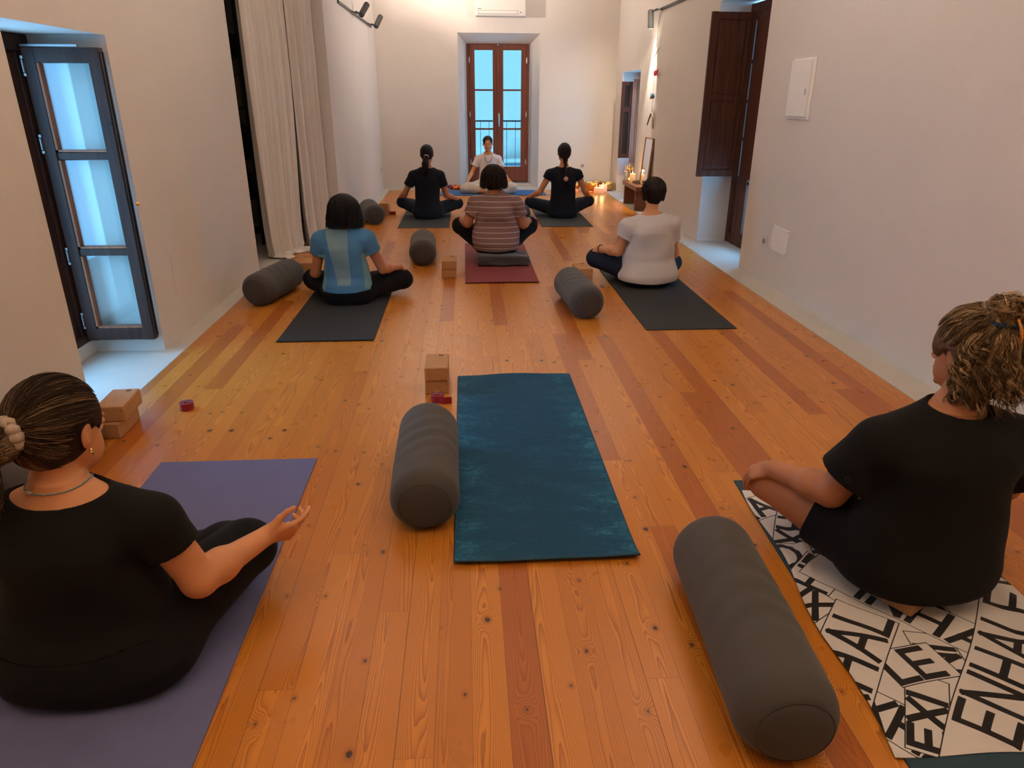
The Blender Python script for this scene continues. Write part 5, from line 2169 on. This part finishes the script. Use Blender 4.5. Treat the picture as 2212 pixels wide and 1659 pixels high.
def bob_strands(n, seed, length=.15, rx=.095, ry=.112, flare=.02, k=16, rad=(.0012, .0024), wave=.004, facegap=.55, curl=0.0, rag=.12, puff=.006):
    rg = np.random.default_rng(seed)
    Ls, tn, rd = [], [], []
    for _ in range(n):
        a = rg.uniform(-PI + 0, PI)      # azimuth, 0 = back
        if abs(a) > PI - facegap:
            continue
        g = rg.uniform(-.008, puff)
        t = np.linspace(0, 1, k)
        th = np.minimum(t / .62, 1) * (PI * .5)
        drop = np.maximum(0, t - .62) / .38
        L = length * rg.uniform(1 - rag, 1 + rag * .6)
        X = np.sin(th) * (rx + g) * math.sin(a) * (1 + flare * 6 * drop * (1 - .3 * drop))
        Y = -np.sin(th) * (ry + g) * math.cos(a) * (1 + flare * 5 * drop) - .012
        Z = .020 + np.cos(th) * (.100 + g) - drop * L
        ph = rg.uniform(0, 6.28)
        p = np.stack([X + wave * np.sin(7 * t + ph) * t, Y + wave * np.cos(6 * t + ph) * t, Z], 1)
        if curl:
            fq = rg.uniform(12, 24)
            p[:, 0] += curl * np.sin(fq * t + ph) * t
            p[:, 2] += curl * np.cos(fq * t + ph) * t
        Ls.append(p)
        tn.append(rg.beta(1.2, 2.5))
        rd.append(rg.uniform(*rad))
    return Ls, tn, rd


def torus_obj(name, root, hw, c, n, R1, r, mat, wob=0.0, seg=28, bumps=0):
    """scrunchie / elastic around direction n in head frame"""
    n = Vector(n).normalized()
    u = n.orthogonal().normalized()
    v = n.cross(u)
    pts = []
    for k in range(seg):
        a = 2 * PI * k / seg
        rr = R1 * (1 + wob * math.sin(bumps * a))
        q = Vector(c) + u * math.cos(a) * rr + v * math.sin(a) * rr + n * wob * R1 * math.cos(bumps * 1.7 * a)
        pts.append(Vector(hw(*q)))
    bm = bmesh.new()
    rs = [r * (1 + (.35 * math.sin(bumps * a * 2 * PI / seg) if wob else 0)) for a in range(seg)]
    tube(bm, pts, rs, 10, closed=True)
    return bm_obj(name, bm, MT[mat], root, True)


def necklace(root, surf, c, mat, r=.0022, beads=90, drop=.0, back=.0, r0=.03, name='necklace', clasp=None):
    """beads laid on the surface around the neck; drop lowers the front, back lowers the nape side"""
    bm = bmesh.new()
    for k in range(beads):
        a = 2 * PI * k / beads
        d = np.array([math.cos(a), math.sin(a), 0.0])
        z = c[2] - drop * max(0, math.sin(a)) ** 1.3 - back * max(0, -math.sin(a)) ** 1.3
        rr = np.linspace(r0, .24, 90)
        P_ = np.array([[c[0] + d[0] * q, c[1] + d[1] * q, z] for q in rr], np.float32)
        v = surf(P_)
        out = np.nonzero(v > r * .6)[0]
        q = P_[out[0]] if len(out) else P_[20]
        bmesh.ops.create_icosphere(bm, subdivisions=1, radius=r, matrix=Matrix.Translation(Vector(q.tolist())))
        if clasp is not None and abs(a - clasp) < .08:
            cb = bmesh.new()
            bmesh.ops.create_icosphere(cb, subdivisions=2, radius=.0042, matrix=Matrix.Translation(Vector(q.tolist())))
            bm_obj('clasp', cb, MT['steel'], root, True)
    return bm_obj(name, bm, MT[mat], root, True)


def bracelet(root, c, d, R1, mat, r=.003, n=22):
    d = Vector(d).normalized()
    u = d.orthogonal().normalized()
    v = d.cross(u)
    bm = bmesh.new()
    for k in range(n):
        a = 2 * PI * k / n
        bmesh.ops.create_icosphere(bm, subdivisions=2, radius=r, matrix=Matrix.Translation(Vector(c) + (u * math.cos(a) + v * math.sin(a)) * R1))
    return bm_obj('bracelet', bm, MT[mat], root, True)


def extra_mesh(root, name, f, lo, hi, h, mat):
    return sdf_obj(name, f, lo, hi, h, MT[mat], root)


REST = dict(curl=.35, spread=.06, thumb=.5)
SH_LO, SH_HI = (-.16, -.26, -.26), (.16, .16, .16)

# ---------------------------------------------------------------- E: blue panelled shirt, black bob
P = dict(prof=prof(.185, .150, .140, .485, .105), shz=.485, neck=(0, .018, .50), neck_r=.046, head=(.010, .055, .668), head_rot=(-.05, -.12, 0), head_s=.93,
         sh=[(-.168, .0, .465), (.162, .0, .470)], el=[(-.235, .03, .215), (.262, .055, .232)], wr=[(-.290, .215, .175), (.375, .215, .215)], ar=(.044, .035, .0235),
         hands=[dict(fwd=(-.2, .5, -.6), dor=(-.5, .3, .6), **REST), dict(fwd=(.45, .55, -.65), dor=(.5, .45, .75), **REST)],
         hip=[(-.09, .03, .10), (.09, .03, .10)], knee=[(-.305, .27, .105), (.385, .24, .115)], ank=[(.06, .40, .05), (-.08, .36, .055)], toe=[(.16, .40, .035), (-.18, .33, .035)], lr=(.088, .066, .045),
         hem=.100, sleeve=.42, sl_r=.066, waist=.125, shirt='sports', pant='black_pant', skin='skin_deep', seed=3, fold=.0045, shirt_t=.016, pant_flare=.02, pant_t=.012, pfold=.006)
root, hw, R, hs = person('woman in blue shirt with grey panels and black bob hair, seen from behind', (-.90, 5.25), .006, 0, P, .0065, .006)
Ls, tn, rd = bob_strands(2200, 5, .140, .112, .120, .030, rad=(.0014, .0036), wave=.012, curl=.004, rag=.22)
f = smin(.02, ell((0, -.016, .022), (.112, .118, .108)), ell((0, -.035, -.050), (.112, .092, .080)))
f = smaxf(.02, cut(f, face_cut(), .006), lambda p: -.115 - p[:, 2])
fo = folds(.004, 2, 90, 30)
hair_shell(P, root, lambda p: f(p) + fo(p), SH_LO, SH_HI, .006, 'hair_black', hs, R, Ls, tn, rd)
bracelet(root, (-.283, .19, .182), (-.3, .9, -.1), .026, 'steel', .003)

# ---------------------------------------------------------------- F: white tee, right, short dark hair
P = dict(prof=prof(.205, .178, .165, .515, .115), shz=.515, neck=(-.012, .02, .535), neck_r=.050, head=(.012, .060, .735), head_rot=(-.12, -.08, 0), head_s=.98,
         sh=[(-.188, .0, .480), (.165, .0, .485)], el=[(-.262, .02, .275), (.225, .07, .245)], wr=[(-.392, .195, .262), (.235, .26, .190)], ar=(.050, .041, .027),
         hands=[dict(fwd=(-.45, .6, -.5), dor=(-.35, .2, .85), **REST), dict(fwd=(.15, .8, -.35), dor=(.3, .3, .9), **REST)],
         hip=[(-.10, .03, .10), (.10, .03, .10)], knee=[(-.400, .23, .175), (.275, .27, .120)], ank=[(.05, .42, .05), (-.10, .36, .055)], toe=[(.15, .42, .035), (-.2, .33, .035)], lr=(.094, .070, .045),
         hem=.045, loose=.030, sleeve=.45, sl_r=.075, waist=.15, shirt='white_tee', pant='navy_pant', skin='skin_tan', seed=6, fold=.0095, shirt_t=.014,
         neckcut=dict(c=(-.01, .02, .60), r=(.100, .085, .050)))
root, hw, R, hs = person('woman in loose white tee and navy leggings with short dark hair, seen from behind', (1.492, 5.66), .006, 0, P, .0065, .006)
Ls, tn, rd = bob_strands(1700, 8, .075, .092, .108, -.040, rad=(.0012, .0028), wave=.006, curl=.003, rag=.25)
f = smin(.02, ell((0, -.016, .024), (.084, .106, .100)), ell((0, -.050, -.040), (.060, .056, .058)))
f = smaxf(.01, cut(f, face_cut(), .006), lambda p: -.092 - p[:, 2])
fo = folds(.002, 5, 120, 40)
hair_shell(P, root, lambda p: f(p) + fo(p), SH_LO, SH_HI, .006, 'hair_brown', hs, R, Ls, tn, rd)
bm = bmesh.new()
yk = []
for k in range(40):
    t = PI * k / 39
    x, z = -.01 + .085 * math.cos(t) * (1 + .15 * math.sin(t)), .515 - .075 * min(1, math.sin(t) * 1.25)
    ys = np.linspace(-.30, .02, 140)
    v = P['surf'](np.array([[x, q, z] for q in ys], np.float32))
    i = np.nonzero(v < .001)[0]
    if len(i):
        yk.append((x, float(ys[i[0]]), z))
tube(bm, yk, .0016, 6)
bm_obj('yoke_seam', bm, MT['white_tee'], root, True)
bracelet(root, (-.375, .172, .266), (-.6, .8, -.1), .031, 'dark_bead', .0045)

# ---------------------------------------------------------------- D: striped shirt, brown curls, on the blanket
P = dict(prof=prof(.205, .200, .172, .475, .125, belly=1.15), shz=.475, neck=(-.03, .015, .50), neck_r=.050, head=(-.020, .050, .655), head_rot=(0, -.12, 0), head_s=.97,
         sh=[(-.192, -.005, .445), (.178, -.005, .440)], el=[(-.268, -.01, .275), (.252, .01, .255)], wr=[(-.315, .19, .270), (.315, .17, .265)], ar=(.056, .045, .028),
         hands=[dict(fwd=(.1, .8, -.25), dor=(-.4, 0, .8), **REST), dict(fwd=(-.1, .8, -.25), dor=(.4, 0, .8), **REST)],
         hip=[(-.11, .03, .09), (.11, .03, .09)], knee=[(-.330, .235, .205), (.330, .235, .205)], ank=[(.04, .40, -.02), (-.06, .36, -.015)], toe=[(.15, .42, -.035), (-.17, .33, -.035)], lr=(.098, .072, .046),
         hem=.030, loose=.010, sleeve=.58, sl_r=.074, waist=.13, shirt='stripes', pant='black_pant', skin='skin_deep', seed=9, fold=.0075, shirt_t=.011)
# seat is the blanket top
root, hw, R, hs = person('woman in mauve shirt with thin white stripes and curly brown hair, seen from behind', (.275, 6.62), .092, 0, P, .0065, .0065)
Ls, tn, rd = bob_strands(2400, 12, .088, .094, .112, .014, rad=(.0012, .0026), wave=.012, curl=.013, k=28, rag=.28, puff=.018)
f = smin(.02, ell((0, -.016, .022), (.096, .112, .104)), ell((0, -.040, -.045), (.082, .076, .066)))
f = smaxf(.02, cut(f, face_cut(), .006), lambda p: -.105 - p[:, 2])
fo = folds(.005, 8, 90, 70)
hair_shell(P, root, lambda p: f(p) + fo(p), SH_LO, SH_HI, .006, 'hair_brown', hs, R, Ls, tn, rd)
bracelet(root, (-.305, .15, .272), (-.2, .9, 0), .033, 'brass', .003)

# ---------------------------------------------------------------- B: far left, dark tee, ponytail
P = dict(prof=prof(.190, .145, .150, .555, .105), shz=.555, neck=(.008, .018, .575), neck_r=.046, head=(.010, .050, .775), head_rot=(0, -.06, 0), head_s=.97,
         sh=[(-.170, .0, .525), (.165, .0, .525)], el=[(-.292, .03, .290), (.238, .05, .275)], wr=[(-.355, .22, .245), (.375, .235, .205)], ar=(.043, .035, .0235),
         hands=[dict(fwd=(-.1, .7, -.5), dor=(-.5, .2, .8), **REST), dict(fwd=(.35, .7, -.5), dor=(.4, .2, .85), **REST)],
         hip=[(-.09, .03, .10), (.09, .03, .10)], knee=[(-.345, .26, .165), (.375, .26, .145)], ank=[(.06, .40, .05), (-.08, .36, .055)], toe=[(.16, .40, .035), (-.18, .33, .035)], lr=(.086, .062, .042),
         hem=.10, sleeve=.52, sl_r=.062, waist=.2, shirt='navy_tee', pant='navy_pant', skin='skin_deep', seed=13, fold=.003, shirt_t=.009)
root, hw, R, hs = person('woman in dark navy tee with a low ponytail, far left, seen from behind', (-.485, 9.20), .006, 0, P, .008, .0075)
f1 = hair_cap(.012, .014, .010, 4)
f2 = smin(.02, cap((-.004, -.118, -.035), (-.018, -.150, -.12), .024, .036), cap((-.018, -.150, -.12), (-.022, -.168, -.215), .036, .022))
Ls, tn, rd = tail_strands([(-.002, -.112, -.03), (-.012, -.145, -.10), (-.022, -.168, -.19), (-.030, -.178, -.27)], 160, [.016, .040, .044, .034], seed=4, rad=(.002, .004))
fx = smin(.01, f1, f2)
hair_shell(P, root, fx, (-.16, -.28, -.36), SH_HI, .007, 'hair_black', hs, R, Ls, tn, rd)
torus_obj('hair_tie', root, hw, (-.002, -.112, -.030), (0, -.8, -.5), .022, .008, 'pink_cloth', .1, bumps=7)

# ---------------------------------------------------------------- C: far right, dark tee, braid
P = dict(prof=prof(.185, .148, .152, .560, .105), shz=.560, neck=(0, .018, .580), neck_r=.046, head=(.004, .050, .790), head_rot=(0.02, -.04, 0), head_s=.97,
         sh=[(-.178, .0, .535), (.178, .0, .535)], el=[(-.300, .03, .310), (.285, .03, .325)], wr=[(-.405, .21, .235), (.365, .22, .245)], ar=(.043, .035, .0235),
         hands=[dict(fwd=(-.2, .7, -.5), dor=(-.5, .2, .8), **REST), dict(fwd=(.2, .7, -.5), dor=(.5, .2, .8), **REST)],
         hip=[(-.09, .03, .10), (.09, .03, .10)], knee=[(-.400, .24, .155), (.375, .24, .170)], ank=[(.06, .40, .05), (-.08, .36, .055)], toe=[(.16, .40, .035), (-.18, .33, .035)], lr=(.086, .062, .042),
         hem=.10, sleeve=.26, sl_r=.066, waist=.2, shirt='navy_tee', pant='navy_pant', skin='skin_tan', seed=17, fold=.003, shirt_t=.009)
root, hw, R, hs = person('woman in dark cap-sleeved tee with one long braid, far right, seen from behind', (1.245, 9.21), .006, 0, P, .008, .0075)
f1 = hair_cap(.014, .016, .014, 5, low=-.10)
kn = [ell((0.004 * (-1) ** i, -.100 - .011 * i, -.085 - .030 * i), (.024 - .0012 * i, .020, .022)) for i in range(9)]
fx = smin(.012, f1, cap((0, -.085, .0), (0, -.10, -.09), .045, .030), *kn)
Ls, tn, rd = tail_strands([(0, -.185, -.335), (0, -.185, -.38), (0, -.180, -.43)], 60, [.008, .014, .010], seed=7, rad=(.002, .0035))
hair_shell(P, root, fx, (-.16, -.28, -.46), SH_HI, .006, 'hair_black', hs, R, Ls, tn, rd)
bm = bmesh.new()
c = Vector(hw(0, -.200, -.315))
for k in range(7):
    a = 2 * PI * k / 7
    bmesh.ops.create_icosphere(bm, subdivisions=2, radius=.013, matrix=Matrix.Translation(c + Vector((.017 * math.cos(a), -.008, .017 * math.sin(a)))))
bmesh.ops.create_icosphere(bm, subdivisions=2, radius=.014, matrix=Matrix.Translation(c + Vector((0, -.016, 0))))
bm_obj('hair_flower', bm, MT['pink_cloth'], root, True)

# ---------------------------------------------------------------- A: the teacher, facing the class
P = dict(prof=prof(.185, .135, .140, .535, .100), shz=.535, neck=(0, .015, .555), neck_r=.042, head=(.005, .045, .745), head_rot=(0.0, -.10, .03), head_s=.93,
         sh=[(-.165, .0, .508), (.165, .0, .508)], el=[(-.248, .03, .270), (.270, .03, .285)], wr=[(-.352, .235, .165), (.357, .235, .155)], ar=(.038, .031, .0215),
         hands=[dict(fwd=(-.15, .75, -.5), dor=(-.2, .35, .9), **REST), dict(fwd=(.15, .75, -.5), dor=(.2, .35, .9), **REST)],
         hip=[(-.09, .03, .09), (.09, .03, .09)], knee=[(-.370, .27, .075), (.370, .27, .075)], ank=[(.10, .36, .05), (-.12, .33, .055)], toe=[(.20, .34, .035), (-.22, .30, .04)], lr=(.080, .064, .042),
         hem=.10, sleeve=.50, sl_r=.060, waist=.17, shirt='white_tee2', pant='cream_pant', skin='skin_tan', seed=23, fold=.003, shirt_t=.009, pant_flare=.015, pant_t=.022, pfold=.008,
         neckcut=dict(c=(0, .03, .60), r=(.070, .075, .045)))
root, hw, R, hs = person('teacher in white tee and cream trousers, eyes closed, facing the class before the balcony door', (.372, 11.93), .006, PI, P, .006, .0055)
f1 = cut(hair_cap(.007, .006, .008, 6), ell((0, .10, .03), (.075, .050, .062)), .006)
fx = smin(.015, f1, ell((0, -.115, .035), (.038, .035, .036)))
Ls, tn, rd = cap_strands((0, -1, .2), 1500, .010, seed=2, r=(.0008, .0014))
hair_shell(P, root, fx, (-.16, -.22, -.12), SH_HI, .006, 'hair_grey', hs, R, Ls, tn, rd)
def front_y(x, z):
    yy = np.linspace(.30, -.05, 140)
    v = P['surf'](np.array([[x, q, z] for q in yy], np.float32))
    i = np.nonzero(v < .003)[0]
    return float(yy[i[0]]) if len(i) else .1


bm = bmesh.new()
for k in range(80):
    t = PI * k / 79
    x, z = .062 * math.cos(t) * (1 - .10 * math.sin(t)), .590 - .135 * math.sin(t) ** .8
    bmesh.ops.create_icosphere(bm, subdivisions=1, radius=.0036, matrix=Matrix.Translation((x, front_y(x, z) + .001, z)))
bm_obj('necklace', bm, MT['dark_bead'], root, True)
# small handwritten mark on the chest
bm = bmesh.new()
for st in ([(-.032, .022), (-.026, .0), (-.018, .026), (-.008, .026)], [(-.014, .012), (-.014, .002)], [(-.006, .010), (-.002, .002), (.003, .011)],
           [(.007, .006), (.014, .010), (.012, .002), (.018, .002), (.022, .010), (.026, .003), (.034, .004)]):
    tube(bm, [(-x, front_y(-x, z + .422) + .001, z + .422) for x, z in st], .0015, 5)
bm_obj('shirt_print', bm, MT['ink'], root)

# ---------------------------------------------------------------- G: front left, black tee, streaked ponytail
P = dict(prof=prof(.262, .200, .168, .500, .125, hipd=.165), shz=.500, neck=(-.010, .030, .530), neck_r=.052, head=(.006, .070, .692), head_rot=(-.33, -.12, .0), head_s=1.06,
         sh=[(-.205, .0, .455), (.205, .010, .455)], el=[(-.275, .06, .270), (.282, .030, .262)], wr=[(-.33, .26, .26), (.405, .215, .262)], ar=(.052, .0465, .0285),
         hands=[dict(fwd=(-.1, .8, -.3), dor=(-.4, 0, .8), **REST),
                dict(fwd=(.90, .42, -.06), dor=(.25, -.80, -.25), spread=.05, thumb=.05, curls=[.34, .62, .72, .78])],
         hip=[(-.13, .04, .12), (.13, .04, .12)], knee=[(-.39, .30, .15), (.305, .335, .145)], ank=[(.05, .50, .05), (.02, .44, .055)], toe=[(.16, .50, .035), (-.08, .42, .035)], lr=(.125, .078, .048),
         hem=.16, sleeve=.43, sl_r=.070, waist=.2, shirt='black_tee', pant='black_pant', skin='skin_tan', seed=31, fold=.0035, shirt_t=.010, hem_w=.01,
         neckcut=dict(c=(.00, .010, .585), r=(.135, .090, .072)))
root, hw, R, hs = person('woman in black tee with streaked blonde ponytail, front left, gesturing with one hand', (-1.005, 1.545), .006, 0, P, .006, .0042)
f1 = hair_cap(.011, .012, .012, 14, rough=.0012, low=-.088)
pt = (0, -.112, .022)
fx = smin(.012, f1, cap((0, -.10, .022), (-.005, -.145, .0), .026, .034))
Ls, tn, rd = cap_strands((0, -.97, .10), 6400, .0135, seed=9, r=(.0004, .0008), lift=.003, low=-2.2, m=8, jit=.0018, tj=.10)
Ls, tn, rd = off_ears(Ls, tn, rd)
tn = [min(1, t + .30 * (math.sin(i // 8 * 2.4) > .35)) for i, t in enumerate(tn)]
A2, B2, C2 = tail_strands([(0, -.100, .022), (-.02, -.160, .022), (-.050, -.190, -.035), (-.070, -.175, -.115), (-.060, -.160, -.17)], 2600, [.016, .044, .056, .052, .034], seed=10, rad=(.0005, .0010), wave=.010, k=22)
B2 = [min(1, t + .28) for t in B2]
Ls2 = [np.stack([np.interp(np.linspace(0, 1, 20), np.linspace(0, 1, len(l)), np.asarray(l)[:, i]) for i in range(3)], 1) for l in Ls + A2]
hair_shell(P, root, fx, (-.16, -.22, -.14), SH_HI, .005, 'hair_blonde_tips', hs, R, Ls2, tn + B2, rd + C2, base=.10)
torus_obj('scrunchie', root, hw, (-.002, -.126, .022), (-.1, -1, 0), .027, .012, 'scrunchie', .10, seg=110, bumps=11)
bm = bmesh.new()
for s_ in (0, 1):
    c = Vector(hw(.088, -.008, -.040 - .006 * s_))
    bmesh.ops.create_icosphere(bm, subdivisions=2, radius=.0040, matrix=Matrix.Translation(c))
tube(bm, [hw(.088, -.006, -.036), hw(.092, -.006, -.052)], .0016, 8)
bm_obj('earring', bm, MT['gold'], root, True)
necklace(root, P['skin_surf'], (.002, .030, .572), 'blue_bead', .0021, 170, drop=.02, back=.004, clasp=4.05)
# ---------------------------------------------------------------- H: front right, black oversize tee, blonde curls in a top bun
P = dict(prof=prof(.205, .205, .190, .498, .135, hipd=.15, cx=.07), shz=.498, neck=(.045, .030, .540), neck_r=.056, head=(.082, .075, .708), head_rot=(.30, -.10, .0), head_s=1.04,
         sh=[(-.165, .015, .448), (.245, .0, .445)], el=[(-.255, .075, .256), (.29, .06, .27)], wr=[(-.362, .255, .238), (.35, .27, .2)], ar=(.055, .048, .030),
         hands=[dict(fwd=(-.62, .60, -.50), dor=(-.45, -.10, .85), curl=.42, spread=.05, thumb=.6), dict(fwd=(.2, .7, -.4), dor=(.4, 0, .8), **REST)],
         hip=[(-.12, .03, .10), (.12, .03, .10)], knee=[(-.345, .305, .162), (.36, .29, .12)], ank=[(.06, .46, .0), (-.08, .38, .01)], toe=[(.17, .46, -.02), (-.18, .36, -.02)], lr=(.112, .064, .046),
         hem=.005, loose=.030, sleeve=.66, sl_r=.094, waist=.2, shirt='black_tee', pant='black_pant', skin='skin_deep', seed=37, fold=.0045, shirt_t=.018, shorts=.48, pant_t=.014,
         neckcut=dict(c=(.047, .012, .595), r=(.100, .085, .066)))
root, hw, R, hs = person('woman in oversized black tee and blonde top bun, front right, hand on knee', (1.372, 1.765), .058, 0, P, .006, .0042)
f1 = hair_cap(.016, .018, .016, 24, rough=.004, low=-.085)
fx = smin(.02, f1, ell((0, -.075, -.035), (.078, .060, .075)), ell((0, -.075, .125), (.046, .046, .040)))
Ls, tn, rd = cap_strands((0, -.62, .80), 4200, .020, k=26, seed=19, r=(.0005, .0010), wave=.005, lift=.006, spread=.25, m=9, jit=.0022, tj=.10)
tn = [min(1, t + .30 * (math.sin(i // 9 * 2.4) > .2)) for i, t in enumerate(tn)]
def bun_lock(rg):
    c0 = unit(*rg.normal(0, 1, 3))
    ax = unit(*np.cross(c0, rg.normal(0, 1, 3)))
    a = np.linspace(0, rg.uniform(1.5, 3.6), 26) + rg.uniform(0, 6)
    rr = rg.uniform(.036, .053) + .006 * np.sin(a * 4 + rg.uniform(0, 6))
    p = (c0[None] * np.cos(a)[:, None] + ax[None] * np.sin(a)[:, None]) * rr[:, None] * np.array([1, 1, .9]) + np.array([0, -.078, .128])
    return p, rg.beta(2.2, 1.6), rg.uniform(.0005, .0011)


def loose_lock(rg):
    az = rg.uniform(-1.45, 1.45)
    el = rg.uniform(-.55, .70)
    d = unit(math.sin(az) * math.cos(el), -math.cos(az) * math.cos(el), math.sin(el))
    p0 = scalp(d[None], .018)[0]
    t = np.linspace(0, 1, 26)
    L = rg.uniform(.06, .13) * (1.0 if el < .3 else .7)
    fq, ph = rg.uniform(8, 19), rg.uniform(0, 6.28)
    cr = rg.uniform(.004, .012)
    p = p0[None] + np.outer(t, d * np.array([1, 1, .2]) * rg.uniform(.004, .030)) + np.outer(t, [0, 0, -L])
    sd = unit(-d[1], d[0], 0)
    p += (cr * np.sin(fq * t + ph) * t ** .5)[:, None] * sd + (cr * np.cos(fq * t + ph) * t ** .5)[:, None] * d
    return p, rg.beta(1.5, 1.9), rg.uniform(.0005, .0010)


def frizz(rg):
    p, t, r = loose_lock(rg)
    p = p + (p - np.array([[0, -.014, .0]])) * np.linspace(0, rg.uniform(.05, .28), 26)[:, None]
    return p, t, .0004


for g_, n_, m_, j_ in ((bun_lock, 110, 9, .0022), (loose_lock, 330, 9, .0021), (frizz, 150, 1, .0)):
    a_, b_, c_ = clump(g_, n_, m_, j_, .10, seed=44 + n_)
    Ls += a_
    tn += b_
    rd += c_
Ls, tn, rd = off_ears(Ls, tn, rd, r=.030)
hair_shell(P, root, fx, (-.16, -.22, -.16), (.16, .16, .20), .006, 'hair_curly', hs, R, Ls, tn, rd, base=.22)
torus_obj('hair_band', root, hw, (0, -.072, .108), (0, -.25, 1), .046, .006, 'blue_band', .04, seg=40, bumps=5)
bm = bmesh.new()
tube(bm, [hw(-.012, -.122, .118), hw(-.006, -.130, .095), hw(.000, -.131, .070), hw(.004, -.130, .055)], [.003, .0042, .004, .002], 8)
bm_obj('thread_wrap', bm, MT['orange_thread'], root, True)
bm = bmesh.new()
for k in range(22):
    t = k / 21
    d = unit(-.85 + .62 * t, .35 - 1.15 * t, .72 + .10 * t)
    q = scalp(d[None], .026)[0]
    bmesh.ops.create_icosphere(bm, subdivisions=1, radius=.0028, matrix=Matrix.Translation(hw(*q)))
bm_obj('hair_chain', bm, MT['gold'], root, True)
necklace(root, P['skin_surf'], (.047, .036, .562), 'gold', .0013, 190, drop=.02, back=.004)
# round metal snap on the sleeve
a_, e_ = Vector(P['sh'][0]), Vector(P['el'][0])
q = a_ + (e_ - a_) * .50 + Vector((-.058, -.068, .0))
bm = bmesh.new()
n_ = Vector((-.65, -.75, .1)).normalized()
u_ = n_.orthogonal().normalized()
v_ = n_.cross(u_)
tube(bm, [q + (u_ * math.cos(2 * PI * k / 16) + v_ * math.sin(2 * PI * k / 16)) * .007 for k in range(16)], .0016, 6, closed=True)
bm_obj('snap', bm, MT['iron'], root, True)
